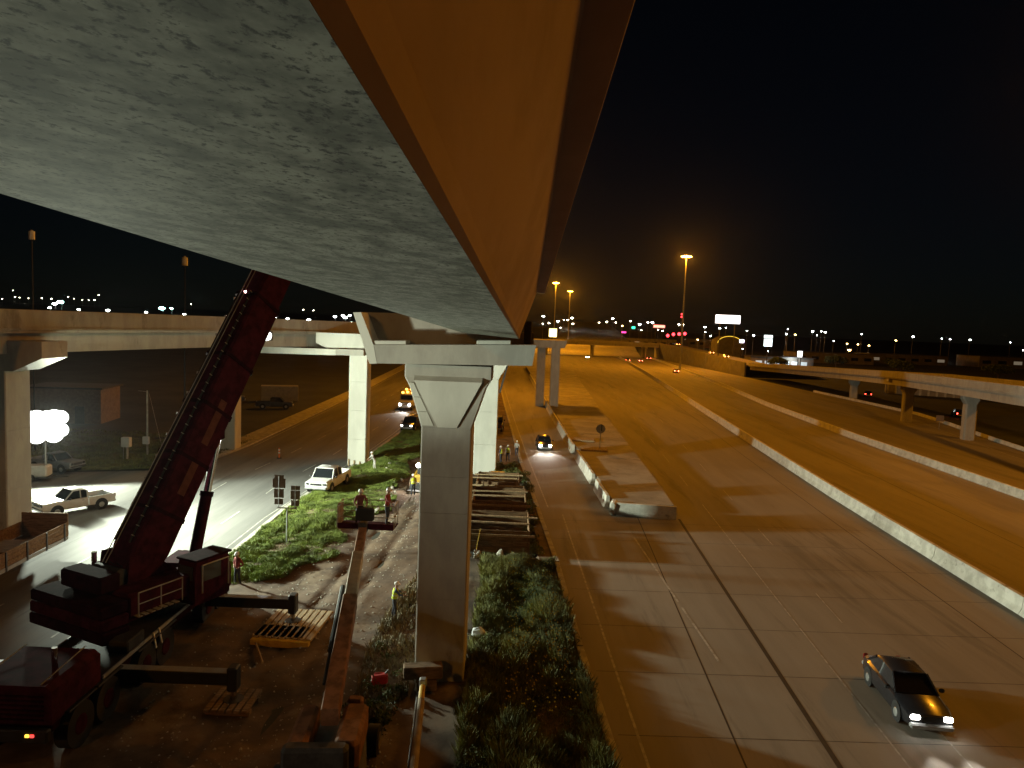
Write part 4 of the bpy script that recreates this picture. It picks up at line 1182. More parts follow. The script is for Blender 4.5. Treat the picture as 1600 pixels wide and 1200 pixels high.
MB().box((0, 3.8, 1.4), (1.6, 2.2, .5), 0, .03).build('load_crate', M_PLANKD, ft)

# ================================================================ BOOM LIFTS
lift = thing('boom_lift', 'orange boom lift reaching out to a basket with two workers', 'boom lift', (-5.3, 21.3, 0))
L0_ = Vector((-5.3, 21.3, 0))
MB().box((0, 0, .75), (2.3, 3.2, .5), R(12), .08).build('chassis', M_DARKSTEEL, lift)
for s in (-1, 1):
    for y in (-1.2, 1.2):
        w = MB().tube((s * 1.0, y, .5), (s * 1.35, y, .5), .5, n=18).build('wheel', M_RUBBER, lift, True)
        MB().tube((s * 1.33, y, .5), (s * 1.38, y, .5), .27, n=10).build('rim', M_LIFTCREAM, w)
MB().box((.75, -.2, 1.5), (.75, 2.3, .9), R(4), .12).build('engine_cover', M_LIFTOR, lift)
MB().box((-.75, -.2, 1.45), (.6, 2.3, .8), R(4), .12).build('hydraulic_cover', M_LIFTOR, lift)
MB().box((0, -1.6, 1.5), (1.9, .5, 1.0), R(4), .1).build('counterweight', M_DARKSTEEL, lift)
MB().box((.55, 1.2, 1.7), (.5, .35, .5), 0, .06).build('tool_box', M_LIFTOR, lift)
A_, B_ = Vector((.08, -.3, 2.1)), Vector((-6.75, 32.7, 4.55)) - L0_
ld = (B_ - A_).normalized()
ls = ld.cross(Vector((0, 0, 1))).normalized()
lu = ls.cross(ld)
def rect_beam(p, q, w, h):
    return MB().loft([[c + ls * x + lu * y for x, y in ((-w + .03, -h), (w - .03, -h), (w, -h + .03), (w, h - .03), (w - .03, h), (-w + .03, h), (-w, h - .03), (-w, -h + .03))] for c in (p, q)])
lb_ = rect_beam(A_, A_.lerp(B_, .52), .27, .31).build('boom_base_section', M_LIFTOR, lift)
rect_beam(A_.lerp(B_, .52), A_.lerp(B_, .80), .23, .26).build('boom_mid_section', M_LIFTCREAM, lift)
rect_beam(A_.lerp(B_, .80), B_, .19, .21).build('boom_fly_section', M_LIFTOR, lift)
MB().tube(A_ - ls * .38 + ld * 3.2, A_ - ls * .40 + ld * 7.4 - lu * .1, .1, n=8).tube(A_ - ls * .38 + ld * 1.5, A_ - ls * .38 + ld * 3.2, .05, n=6).build('hydraulic_line', M_BLACK, lift)
MB().tube(Vector((0, 1.1, 1.4)), A_ + ld * 3.2 - lu * .34, .11, n=10).build('lift_cylinder', M_CHROME, lift, True)
# basket
BK = B_ + Vector((.1, .75, .0))
bk = MB().box(BK, (2.7, 1.15, .08), R(-3), .02).build('basket_floor', M_CRED, lift)
rails = MB()
cs_ = [BK + Vector((x, y, 0)) for x, y in ((-1.33, -.56), (1.33, -.56), (1.33, .56), (-1.33, .56))]
for i in range(4):
    a, b2 = cs_[i], cs_[(i + 1) % 4]
    for z in (.55, 1.1):
        if i == 0 and z == 1.1:
            pass
        rails.tube(a + Vector((0, 0, z)), b2 + Vector((0, 0, z)), .025, n=6)
    rails.tube(a, a + Vector((0, 0, 1.1)), .025, n=6)
    rails.tube(a.lerp(b2, .5), a.lerp(b2, .5) + Vector((0, 0, 1.1)), .02, n=6)
rails.build('guard_rails', M_LIFTCREAM, lift)
MB().box(BK + Vector((0, -.58, .14)), (2.66, .04, .2)).build('toe_board', M_CRED, lift)
MB().box(BK + Vector((-1.36, 0, .5)), (.05, 1.0, .95)).build('side_gate', M_LIFTCREAM, lift)
MB().box(BK + Vector((0, -.75, .75)), (.85, .3, .6), 0, .05).build('control_box', M_BLACK, lift)
MB().box(B_ + Vector((0, .05, .1)), (.4, .5, .55), 0, .05).build('basket_pivot', M_DARKSTEEL, lift)

lift2 = thing('boom_lift_jib', 'pale boom tube with a yellow end rising beside the foot of the near pier', 'boom lift', (-2.55, 20.0, 0))
a2, b2 = Vector((.12, -.6, 1.1)), Vector((-.28, 5.0, 1.25))
MB().tube(a2, a2.lerp(b2, .78), .13, n=12).build('boom_tube', M_LIFTCREAM, lift2, True)
MB().tube(a2.lerp(b2, .78), a2.lerp(b2, .94), .11, n=12).build('yellow_sleeve', M_YELLOW, lift2, True)
MB().box(b2, (.26, .3, .3), 0, .04).build('jib_head', M_GREYP, lift2)
MB().tube(a2 + Vector((-.17, 0, .05)), a2.lerp(b2, .8) + Vector((-.15, 0, .05)), .03, n=6).build('hydraulic_line', M_CHROME, lift2)
MB().box((.15, -1.2, .8), (1.6, 2.2, .7), 0, .1).build('chassis', M_DARKSTEEL, lift2)
for s in (-1, 1):
    for y in (-2.0, -.4):
        MB().tube((.15 + s * .75, y, .42), (.15 + s * 1.0, y, .42), .42, n=16).build('wheel', M_RUBBER, lift2, True)

# dump truck beside the massive pier, mostly out of the picture
dt = thing('dump_truck', 'truck with an orange lamp beside the massive grey pier at the picture edge', 'truck', (-36.2, 44.2, 0), R(-92))
MB().prism([(-3.6, 1.2), (1.0, 1.2), (1.5, 2.9), (-3.9, 2.7)], (0, -1.2, 0), (0, 1.2, 0), side=(1, 0, 0)).build('tipper_body', M_YELLOW, dt)
MB().box((2.4, 0, 1.75), (1.7, 2.2, 1.9), 0, .15).build('cab', M_LIFTCREAM, dt)
MB().box((3.26, 0, 2.2), (.06, 1.9, .7), 0, .02).build('windscreen', M_GLASS, dt)
MB().box((0, 0, .95), (7, 1.0, .3)).build('chassis', M_DARKSTEEL, dt)
for x in (2.5, -1.2, -2.6):
    for s in (-1, 1):
        w = MB().tube((x, s * .85, .52), (x, s * 1.2, .52), .52, n=16).build('wheel', M_RUBBER, dt, True)
        MB().tube((x, s * 1.18, .52), (x, s * 1.22, .52), .27, n=10).build('rim', M_STEEL, w)
MB().sphere((.3, 1.25, 2.4), .12, 8, 5).build('marker_lamp', E_AMBER, dt)

# ================================================================ PEOPLE
M_SKIN = mat('skin', (.42, .25, .17), (.36, .2, .14), .6, 8)
M_JEANS = mat('work_trousers', (.05, .055, .075), (.03, .034, .05), .9, 14)
M_BOOT = mat('work_boots', (.06, .04, .025), None, .8)
M_HIVIS = mat('hi_vis_yellow', (.55, .68, .03), (.42, .52, .02), .7, 6)
M_REFLECT = mat('reflective_tape', (.7, .7, .68), None, .4)
M_HELMET = paint('helmet_white', (.75, .75, .73), .35, .95)
def person(label, loc, rz, shirt, pose='stand', vest=True, helmet=M_HELMET, s=1.0, pants=None):
    t = thing('person', label, 'person', loc, rz)
    J, E_, Rr = [], [], []
    def j(p, r, par=None):
        J.append(p)
        Rr.append(r)
        if par is not None:
            E_.append((par, len(J) - 1))
        return len(J) - 1
    lean = {'stand': 0, 'hips': 0, 'reach': .06, 'bend': .24, 'stride': .03, 'point': 0}[pose]
    pel = j((0, 0, .97), .15)
    sp_ = j((0, lean * .5, 1.16), .135, pel)
    ch = j((0, lean, 1.36), .16, sp_)
    nk = j((0, lean + .02, 1.52), .062, ch)
    hd = j((0, lean + .05, 1.62), .085, nk)
    tp = j((0, lean + .05, 1.72), .078, hd)
    hands = []
    arms = {'stand': ((.25, .02, 1.16), (.27, .10, .92)), 'hips': ((.36, -.06, 1.18), (.2, .08, 1.02)), 'reach': ((.28, .22, 1.22), (.2, .46, 1.18)), 'bend': ((.3, .34, 1.18), (.22, .52, 1.06)), 'stride': ((.26, .1, 1.16), (.25, .28, 1.0)), 'point': ((.34, .14, 1.26), (.44, .42, 1.22))}[pose]
    for sx in (-1, 1):
        a = arms
        if pose == 'point' and sx < 0:
            a = ((.26, .02, 1.16), (.27, .1, .92))
        sh = j((sx * .19, lean, 1.42), .075, ch)
        el = j((sx * a[0][0], a[0][1] + lean * .3, a[0][2]), .05, sh)
        wr = j((sx * a[1][0], a[1][1] + lean * .3, a[1][2]), .036, el)
        hands.append((Vector((sx * a[1][0], a[1][1] + lean * .3, a[1][2])), (Vector(a[1]) - Vector(a[0])), sx))
        fy = .22 * sx if pose == 'stride' else .04 * sx
        hp = j((sx * .10, 0, .90), .105, pel)
        kn = j((sx * .125, fy * .5 + .03, .50), .07, hp)
        an = j((sx * .14, fy - (.03 if pose != 'stride' else .05), .10), .048, kn)
        j((sx * .16, fy + .16, .045), .042, an)
    me = bpy.data.meshes.new('person_skeleton')
    me.from_pydata(J, E_, [])
    tmp = link('tmp_body', me)
    md_ = tmp.modifiers.new('skin', 'SKIN')
    for i, v in enumerate(me.skin_vertices[0].data):
        v.radius = (Rr[i], Rr[i] * (.72 if i in (0, 1, 2) else 1))
        v.use_root = i == 0
    tmp.modifiers.new('sub', 'SUBSURF').levels = 2
    dg = bpy.context.evaluated_depsgraph_get()
    ev = bpy.data.meshes.new_from_object(tmp.evaluated_get(dg))
    bpy.data.objects.remove(tmp)
    b = MB()
    b.add([v.co for v in ev.vertices], [tuple(p.vertices) for p in ev.polygons])
    for i, p in enumerate(ev.polygons):
        c = p.center
        k = 1
        if c.z > 1.50 and abs(c.x) < .13:
            k = 0
        elif c.z < .13:
            k = 3
        elif c.z < .98 and abs(c.x) < .235:
            k = 2
        elif (abs(c.x) > .2 or c.y > .2) and min((Vector(c) - h[0]).length for h in hands) < .13:
            k = 0
        b.mi[i] = k
    # five fingers per hand, nose and ears
    b.m = 0
    for hp_, d, sx in hands:
        d = d.copy()
        d.x *= sx
        d.normalize()
        o = d.orthogonal().normalized()
        o2 = d.cross(o)
        b.tube(hp_, hp_ + d * .09, .034, .038, 6)
        for q, (off, ln) in enumerate(((-.03, .07), (-.01, .085), (.01, .08), (.03, .06))):
            k1 = hp_ + d * .085 + o * off
            k2 = k1 + d * ln * .5 + o2 * .01
            b.tube(k1, k2, .0095, .009, 5)
            b.tube(k2, k2 + d * ln * .45 + o2 * .025, .009, .007, 5)
        b.tube(hp_ + d * .03 + o * .03, hp_ + d * .08 + o * .07, .011, .009, 5)
    hc = Vector((0, lean + .05, 1.63))
    b.sphere(hc + Vector((0, .095, -.01)), .02, 6, 4, (.8, 1, 1.3))
    for sx in (-1, 1):
        b.sphere(hc + Vector((sx * .088, 0, -.01)), .024, 6, 4, (.5, .8, 1.3))
    body = b.build('body', [M_SKIN, shirt, pants or M_JEANS, M_BOOT], t, True)
    body.scale = (s, s, s)
    hm = MB()
    n_ = 14
    hm.loft([[hc + Vector((math.cos(2 * math.pi * i / n_) * r * .92, math.sin(2 * math.pi * i / n_) * r + fy_, z)) for i in range(n_)] for r, z, fy_ in ((.150, .045, .025), (.152, .055, .025), (.118, .06, 0), (.116, .11, 0), (.095, .155, 0), (.05, .18, 0), (.01, .185, 0))])
    h_ = hm.build('helmet', helmet, t, True)
    h_.scale = (s, s, s)
    eyes = MB()
    for sx in (-1, 1):
        eyes.sphere(hc + Vector((sx * .033, .08, .012)), .011, 6, 4)
    e2 = eyes.build('eyes', M_BLACK, t)
    e2.scale = (s, s, s)
    if vest:
        vs = MB()
        n_ = 14
        vs.loft([[Vector((math.cos(2 * math.pi * i / n_) * rx, math.sin(2 * math.pi * i / n_) * ry + lean * ly, z)) for i in range(n_)] for z, rx, ry, ly in ((1.0, .19, .145, .1), (1.16, .18, .14, .5), (1.34, .205, .155, 1), (1.46, .17, .12, 1), (1.49, .12, .09, 1))])
        v_ = vs.build('vest', M_HIVIS, t, True)
        v_.scale = (s, s, s)
        tp_ = MB()
        tp_.loft([[Vector((math.cos(2 * math.pi * i / n_) * .19, math.sin(2 * math.pi * i / n_) * .148 + lean * .5, z)) for i in range(n_)] for z in (1.14, 1.19)], cap=False)
        q_ = tp_.build('reflective_band', M_REFLECT, t)
        q_.scale = (s, s, s)
    return t
def cloth(n_, c):
    return mat(n_, c, tuple(v * .7 for v in c), .9, 10)
RED_S, TAN_S, BLUE_S, PALE_S = cloth('red_shirt', (.30, .05, .045)), cloth('tan_shirt', (.33, .25, .16)), cloth('blue_shirt', (.06, .09, .18)), cloth('pale_shirt', (.5, .48, .44))
MAROON_S = cloth('maroon_shirt', (.2, .06, .05))
person('worker in yellow vest and white helmet reaching out beside the near pier', (-5.32, 33.6, med_z(-5.32, 33.6) - .02), R(-75), BLUE_S, 'reach')
person('worker in red shirt with hands on hips beside the crane', (-14.15, 36.7, .1), R(150), RED_S, 'hips', vest=False)
person('worker in dark red jacket leaning over the basket controls of the boom lift', (-7.05, 33.35, 4.60), R(-160), MAROON_S, 'bend', vest=False)
person('worker in red shirt standing at the far end of the lift basket', (-5.75, 33.5, 4.60), R(-100), RED_S, 'point', vest=False)
person('worker in yellow vest pointing, beside the second pier', (-.85, 73.2, .15), R(60), BLUE_S, 'point')
person('worker in yellow vest standing just behind the pointing one', (-.15, 73.9, .15), R(170), TAN_S, 'stand')
person('worker in pale shirt walking at the edge of the exit lane', (.8, 77.3, .12), R(190), PALE_S, 'stride', vest=False)
person('worker in pale clothes bending beside the white lit pier', (-12.7, 66.4, .3), R(120), PALE_S, 'bend', vest=False, pants=PALE_S)
person('worker in yellow vest standing before the small yellow loader', (-7.75, 57.2, .25), R(20), TAN_S, 'stand')

# ================================================================ SIGNS AND STREET FURNITURE
rs = thing('route_sign', 'cluster of route sign backs on one post seen from behind on the grass', 'sign', (-13.75, 43.6, .15))
MB().tube((0, 0, -.2), (0, 0, 2.35), .045, n=8).build('post', M_STEEL, rs)
MB().tube((-.62, 0, 2.35), (.62, 0, 2.35), .04, n=8).build('cross_arm', M_STEEL, rs)
for x in (-.55, .48):
    MB().tube((x, .05, 2.3), (x, .05, 4.35 if x < 0 else 3.75), .03, n=6).build('upright', M_STEEL, rs)
for x, z, w, h in ((-.55, 4.28, .60, .26), (-.55, 3.88, .80, .58), (-.55, 3.24, .62, .56), (-.55, 2.72, .54, .36), (.48, 3.62, .58, .28), (.48, 3.16, .60, .58), (.48, 2.66, .54, .36)):
    MB().box((x, .09, z), (w, .02, h), 0, .004).build('sign_panel', M_SIGNBACK, rs)
for nm, x, y, z0, lab in (('road_sign', 10.25, 79.9, .78, 'grey back of a round sign on a thin post on the gore island'),):
    t = thing(nm, lab, 'sign', (x, y, z0))
    MB().tube((0, 0, 0), (0, 0, 2.9), .045, n=8).build('post', M_STEEL, t)
    MB().tube((0, .06, 2.4), (0, .08, 2.4), .55, n=8).build('sign_plate', M_GREYP, t)
    MB().box((.1, -.02, 2.55), (.10, .06, .75)).build('bracket', M_BLACK, t)
t = thing('road_sign', 'small square sign on a thin post beside the entrance ramp', 'sign', (71.3, 117.5, 0))
MB().tube((0, 0, 0), (0, 0, 2.2), .05, n=6).build('post', M_STEEL, t)
MB().box((0, -.06, 1.9), (1.3, .03, 1.0)).build('sign_plate', M_SIGNBACK, t)
t = thing('utility_box', 'white utility cabinet on a post at the verge', 'cabinet', (-37.25, 68.3, .08))
MB().box((0, 0, 1.65), (.85, .5, .95), 0, .05).build('cabinet', M_WHITE, t)
MB().tube((.08, 0, 0), (.08, 0, 1.2), .12, n=8).build('post', M_CURB, t)
MB().tube((-.3, 0, 0), (-.3, 0, 1.2), .03, n=6).build('conduit', M_STEEL, t)
t = thing('utility_pole', 'slim pale utility pole with a small meter box at the verge', 'pole', (-36.4, 70.6, .08))
MB().tube((0, 0, 0), (0, 0, 6.5), .11, .08, 10).build('shaft', M_CURB, t)
MB().box((-.05, -.15, 1.5), (.62, .3, .75), 0, .04).build('meter_box', M_WHITE, t)
MB().tube((0, 0, 6.4), (-.9, 0, 6.45), .03, n=6).build('arm', M_STEEL, t)
MB().tube((.2, 0, 6.2), (1.9, -.4, .0), .012, n=4).build('guy_wire', M_STEEL, t)
for x, y, z, lab in ((-47.3, 70, 21.4, 'dark slender pole with a pale canister on top above the light towers'), (-33.3, 72, 19.6, 'dark slender pole with a pale canister on top behind the flyover')):
    t = thing('sensor_pole', lab, 'pole', (x, y, 0))
    MB().tube((0, 0, 0), (0, 0, z - .4), .08, .05, 8).build('shaft', M_BLACK, t)
    MB().tube((0, 0, z - .4), (0, 0, z + .4), .27, n=12).build('canister', M_WHITE, t, True)
    MB().tube((0, 0, z + .4), (0, 0, z + .55), .18, .05, 10).build('cap', M_WHITE, t)
t = thing('delineator_post', 'orange and white tube marker standing in the frontage road', 'marker', (-23.55, 71.9, 0))
MB().tube((0, 0, .0), (0, 0, .07), .26, .22, 12).build('base', M_BLACK, t)
MB().tube((0, 0, .07), (0, 0, 1.05), .10, .07, 10).build('tube', mat('orange_plastic', (.75, .16, .03)), t)
for z in (.5, .8):
    MB().tube((0, 0, z), (0, 0, z + .14), .1, .097, 10).build('white_band', M_REFLECT, t)

# ================================================================ FORMWORK AND SITE CLUTTER
def form_box(label, x0, x1, y0, y1, h):
    t = thing('form_box', label, 'formwork', ((x0 + x1) / 2, (y0 + y1) / 2, .05))
    lx, ly = (x1 - x0) / 2, (y1 - y0) / 2
    nb = max(3, int(h / .32))
    for k in range(nb):
        z = .02 + (k + .5) * h / nb
        for s in (-1, 1):
            MB().box((0, s * ly, z), (2 * lx + .1, .06, h / nb - .025), random.uniform(-.004, .004), .008).build('board', M_PLANKD, t)
            MB().box((s * lx, 0, z), (.06, 2 * ly - .1, h / nb - .025), random.uniform(-.004, .004), .008).build('board', M_PLANKD, t)
    for s in (-1, 1):
        for k in range(5):
            x = -lx + .1 + k * (2 * lx - .2) / 4
            MB().box((x, s * (ly + .09), h / 2), (.09, .1, h + random.uniform(.0, .4))).build('stud', M_PLANKD, t)
        MB().box((0, s * (ly + .2), h * .82), (2 * lx + .7, .09, .14), random.uniform(-.02, .02)).build('waler', M_PLANK, t)
    for k in range(2):
        MB().box((random.uniform(-.5, .5), -ly + (k + 1) * 2 * ly / 3, h + .06), (2 * lx + .6, .16, .09), random.uniform(-.06, .06)).build('cross_brace', M_PLANK, t)
    return t
form_box('nearest timber form box beside the rubble and shovel', -2.6, 1.45, 43.9, 48.6, 1.45)
form_box('second timber form box from the camera, between two others', -2.6, 1.35, 51.2, 55.6, 1.5)
form_box('third timber form box from the camera, with an orange panel behind it', -2.6, .9, 57.6, 61.5, 1.5)
gr_ = thing('guard_rail', 'light temporary guard rail between the timber form boxes', 'rail', (-.6, 56.6, .1))
MB().tube((-1.4, 0, 0), (-1.4, 0, 1.9), .04).build('post', M_LIFTCREAM, gr_)
MB().tube((1.3, 0, 0), (1.3, 0, 1.9), .04).build('post', M_LIFTCREAM, gr_)
for z in (1.3, 1.85):
    MB().tube((-1.6, 0, z), (1.7, 0, z + .03), .04).build('rail', M_LIFTCREAM, gr_)
op = thing('orange_panel', 'small orange panel standing behind the timber form boxes', 'panel', (-1.0, 63.3, .1))
MB().box((0, 0, .75), (1.3, .08, .85), 0, .02).build('board', mat('orange_board', (.65, .25, .02)), op)
for s in (-1, 1):
    MB().box((s * .5, .08, .55), (.07, .07, 1.1)).build('leg', M_PLANKD, op)
for y, L_, lab in ((49.6, 2.3, 'added panel stack hidden behind the near pier to cast shade, beside the first form box'), (55.1, 1.7, 'added panel stack hidden behind the near pier to cast shade, beside the second form box')):
    st = thing('shade_panel_stack', lab, 'shade panels', (-4.35, y, .1), R(3))  # stacks added out of sight to cast shadow bars over the lanes
    for k in range(4):
        MB().box((-.2 + k * .13, random.uniform(-.05, .05), 1.7), (.09, L_, 3.3), 0, .01, 0, R(2)).build('panel', M_PLANKD, st)
    MB().box((.45, 0, 1.0), (.08, .1, 2.1), 0, 0, 0, R(-22)).build('prop', M_PLANK, st)
sh = thing('shovel', 'yellow handled shovel leaning on the nearest timber form box', 'shovel', (-1.75, 43.2, .15))
MB().tube((-.08, 0, .25), (.12, .45, 1.5), .022, n=6).build('handle', M_YELLOW, sh)
MB().box((-.1, -.05, .14), (.22, .03, .3), 0, .01, R(-18)).build('blade', M_STEEL, sh)
MB().tube((.05, .46, 1.5), (.19, .46, 1.5), .02, n=6).build('grip', M_BLACK, sh)
M_ROCK = mat('broken_concrete', (.42, .40, .34), (.26, .24, .2), .95, 3, bump=.5)
def rock(label, x, y, z, r, grp):
    b = MB().sphere((0, 0, 0), r, 7, 5, (1, .8, .6))
    b.v = [tuple(c * random.uniform(.72, 1.2) for c in v) for v in b.v]
    o = b.build('concrete_lump', M_ROCK)
    o.location = (x, y, z)
    o.rotation_euler = (random.random(), random.random(), random.random() * 6)
    return tag(o, label, 'rubble', grp)
RP = [(random.uniform(-2.4, 1.0), random.uniform(41.2, 43.3)) for i in range(14)]
for O_, (x, y) in zip(ordinal(RP), RP):
    rock(O_ + ' grey concrete lump from the left before the nearest timber form box', x, y, .25, random.uniform(.13, .34), 'lumps by the form box')
RP = [(random.uniform(-12.4, -10.2), random.uniform(65, 69)) for i in range(9)]
for O_, (x, y) in zip(ordinal(RP), RP):
    rock(O_ + ' pale concrete lump from the left on the grass by the white lit pier', x, y, .42, random.uniform(.12, .32), 'lumps by the white lit pier')
for i in range(8):
    rock(ORD[i] + ' grey lump along the haul track, counted away from the lift basket', -9.6 + random.uniform(-.4, .4), 52 + i * 1.5, .3, random.uniform(.15, .32), 'lumps along the haul track')
def block(name, label, cat, loc, dims, rz, m, bev=.03):
    o = MB().box((0, 0, dims[2] / 2), dims, 0, bev).build(name, m)
    o.location = loc
    o.rotation_euler = (0, 0, rz)
    return tag(o, label, cat)
bb_ = block('timber_beam', 'heavy brown timber beam lying against the foot of the near pier', 'timber', (-3.05, 26.75, .55), (1.5, .5, .5), R(10), M_PLANKD)
block('timber_block', 'low timber block under the heavy beam at the near pier', 'timber', (-2.9, 26.75, .08), (.8, .5, .46), R(6), M_PLANKD)
o = MB().tube((0, 0, 0), (.95, -1.9, .12), .05, n=6).tube((0, 0, 0), (-.3, .5, .2), .05, n=6).build('loose_board', M_PLANK)
o.location = (-10.7, 29.9, .14)
tag(o, 'pale bent board lying on the dirt before the timber mat', 'board')
bag = MB().sphere((0, 0, .22), .3, 10, 6, (1.1, .8, .8))
bag.v = [(x * random.uniform(.85, 1.1), y * random.uniform(.85, 1.1), z * random.uniform(.9, 1.1)) for x, y, z in bag.v]
o = bag.build('plastic_bag', mat('white_plastic', (.7, .72, .74), (.6, .62, .64), .4))
o.location = (-1.1, 31.4, .15)
tag(o, 'crumpled white plastic bag in the weeds beside the near pier', 'bag')
gc = thing('fuel_can', 'red fuel can on the dirt near the boom lift chassis', 'can', (-4.75, 26.9, .1), R(20))
MB().box((0, 0, .22), (.62, .3, .4), 0, .06).build('can', mat('red_plastic', (.5, .03, .03)), gc)
MB().tube((.2, 0, .4), (.34, 0, .56), .03, n=6).build('spout', M_BLACK, gc)
MB().box((-.05, 0, .47), (.3, .05, .05), 0, .01).build('handle', mat('red_plastic', (.5, .03, .03)), gc)

# ================================================================ FAR BUILDINGS
M_BWALL = mat('dim_wall', (.22, .2, .17), (.15, .14, .12), .9, .4)
M_BROOF = mat('dim_roof', (.08, .08, .08), None, .9)
wh = thing('warehouse', 'long low warehouse with ribbed wall behind the ramp viaduct', 'building', (124, 186, 0), R(-26))
MB().box((0, 4, 2.6), (46, 8, 5.2)).build('wall', M_BWALL, wh)
MB().box((0, 4, 5.3), (47, 9, .25)).build('roof', M_BROOF, wh)
for k in range(24):
    MB().box((-22.5 + k * 1.96, -.1, 2.3), (.5, .22, 4.6)).build('wall_rib', mat('pale_rib', (.4, .4, .36)), wh)
for k in range(5):
    MB().box((4 + k * 4.2, -.16, 4.3), (2.9, .1, .5)).build('lit_window', emit('green_window', (.55, 1, .65), .9), wh)
sf = thing('shop', 'low shop with lit front below the pylon sign', 'building', (128, 338, 0))
MB().box((0, 5, 2.4), (30, 9, 4.8)).build('wall', M_BWALL, sf)
MB().box((0, 4.6, 4.95), (31, 10.4, .35)).build('roof', M_BROOF, sf)
for k in range(6):
    MB().box((-11 + k * 4.3, .42, 1.8), (3.0, .12, 2.3)).build('shop_window', emit('shop_window', (.8, .95, 1), (.5, .25, 1.6, .3, 3.0, .9)[k]), sf)
point('shop_lamp', sf, (4, -3, 4.2), 2500, (.85, .95, 1), .3)
ah = thing('arched_hall', 'dark hall with a thin yellow lit arch beyond the service road', 'building', (128, 422, 0))
arc = [(7.2 * math.cos(math.pi * i / 12), 9.6 + 4.2 * math.sin(math.pi * i / 12)) for i in range(13)]
MB().prism([(-7.2, 0), (7.2, 0)] + arc, (0, 14, 0), (0, 0, 0), side=(1, 0, 0)).build('hall', M_BWALL, ah)
MB().path([(x, -.15, z) for x, z in arc], .14, 6).build('arch_trim', emit('arch_yellow', (1, .62, .05), 1.6), ah)
shd = thing('shed', 'dim brown shed in the dark lot behind the light towers', 'building', (-57, 92, 0), R(8))
MB().box((0, 0, 2.2), (9, 6, 4.4)).build('wall', mat('shed_wall', (.2, .15, .12)), shd)
MB().box((0, 0, 4.5), (9.6, 6.6, .2)).build('roof', M_BROOF, shd)
MB().box((2, -3.03, 1.1), (1.1, .08, 2.2)).build('door', M_BROOF, shd)
cn = thing('site_container', 'dim grey site container in the dark lot beyond the far curb', 'container', (-40, 122, 0), R(18))
MB().box((0, 0, 1.4), (6.1, 2.5, 2.6), 0, .04).build('box', M_GREYP, cn)
for k in range(14):
    MB().box((-2.8 + k * .43, -1.27, 1.4), (.2, .06, 2.3)).build('corrugation', M_GREYP, cn)
for i, (x, y, w, d, h) in enumerate(((-150, 330, 40, 18, 6), (-250, 300, 50, 20, 7), (215, 770, 60, 30, 9), (130, 690, 50, 24, 8), (190, 430, 46, 20, 6), (255, 470, 50, 22, 6), (330, 470, 60, 24, 7), (330, 330, 50, 22, 6))):
    bl = thing('far_building', ('dark low building beyond the flyover, narrower of two', 'dark low building beyond the flyover, wider of two', 'dark block in the town beyond the overpass, farther and lower of two', 'dark block in the town beyond the overpass, nearer of two', 'dark low building past the pylon sign', 'dark low building beneath the orange lamps', 'dark long building beneath the far white lamps', 'dark long building behind the ramp viaduct skyline')[i], 'building', (x, y, 0))
    MB().box((0, 0, h / 2), (w, d, h)).build('wall', M_BWALL, bl)
    MB().box((0, 0, h + .15), (w + .6, d + .6, .3)).build('roof', M_BROOF, bl)
    for k in range(6):
        MB().box((-w * .42 + k * w * .168, -d / 2 - .04, h * .5), (w * .09, .08, h * .3)).build('window', M_GLASS if (k * 7 + i) % 5 else emit('far_window', (1, .85, .6), .12), bl)

# ================================================================ VEGETATION
def tri_mesh(name, V, Fc, m, kind=True, parent=None):
    me = bpy.data.meshes.new(name)
    n_v, n_f, k = len(V), len(Fc), Fc.shape[1]
    me.vertices.add(n_v)
    me.vertices.foreach_set('co', V.astype(np.float32).ravel())
    me.loops.add(n_f * k)
    me.loops.foreach_set('vertex_index', Fc.astype(np.int32).ravel())
    me.polygons.add(n_f)
    me.polygons.foreach_set('loop_start', np.arange(0, n_f * k, k, dtype=np.int32))
    me.polygons.foreach_set('loop_total', np.full(n_f, k, dtype=np.int32))
    me.materials.append(m)
    me.update()
    me.validate()
    o = link(name, me, parent)
    if kind:
        o['kind'] = 'stuff'
    return o
def medz(X, Y):
    return np.array([med_z(x, y) for x, y in zip(X, Y)])
def lump(X, Y, s, seed):
    r = np.random.default_rng(seed)
    out = np.zeros_like(X)
    for _ in range(7):
        a, f, p = r.uniform(0, 6.28), r.uniform(.5, 1.6) * s, r.uniform(0, 6.28)
        out += np.sin((X * np.cos(a) + Y * np.sin(a)) * f + p)
    return out / 7
def leafy(m_name, c1, c2, sc):
    m = mat(m_name, c1, c2, .7, sc)
    b = m.node_tree.nodes['Principled BSDF']
    return m
def grass(name, X, Y, h0, h1, w, m, seed):
    n_ = len(X)
    r = np.random.default_rng(seed)
    L = np.clip(lump(X, Y, 1.6, seed) * 1.2 + lump(X, Y, 5.0, seed + 50) * .8 + .85, .3, 1.4)
    keep = r.random(n_) < np.clip(L + .1, 0.05, 1)
    X, Y, L = X[keep], Y[keep], L[keep]
    n_ = len(X)
    Z = medz(X, Y) - .02
    H_ = (h0 + (h1 - h0) * r.random(n_)) * L
    a = r.uniform(0, 6.28, n_)
    ln = r.uniform(.05, .6, n_) * H_
    b = r.uniform(0, 6.28, n_)
    dx, dy = np.cos(a) * w, np.sin(a) * w
    V = np.stack([np.stack([X - dx, Y - dy, Z], 1), np.stack([X + dx, Y + dy, Z], 1), np.stack([X + np.cos(b) * ln * .5 + dx * .6, Y + np.sin(b) * ln * .5 + dy * .6, Z + H_ * .6], 1), np.stack([X + np.cos(b) * ln, Y + np.sin(b) * ln, Z + H_], 1)], 1).reshape(-1, 3)
    F_ = np.arange(n_ * 4).reshape(-1, 4)
    return tri_mesh(name, V, F_, m)
M_GRASS = leafy('grass_blades', (.19, .245, .04), (.095, .13, .02), .9)
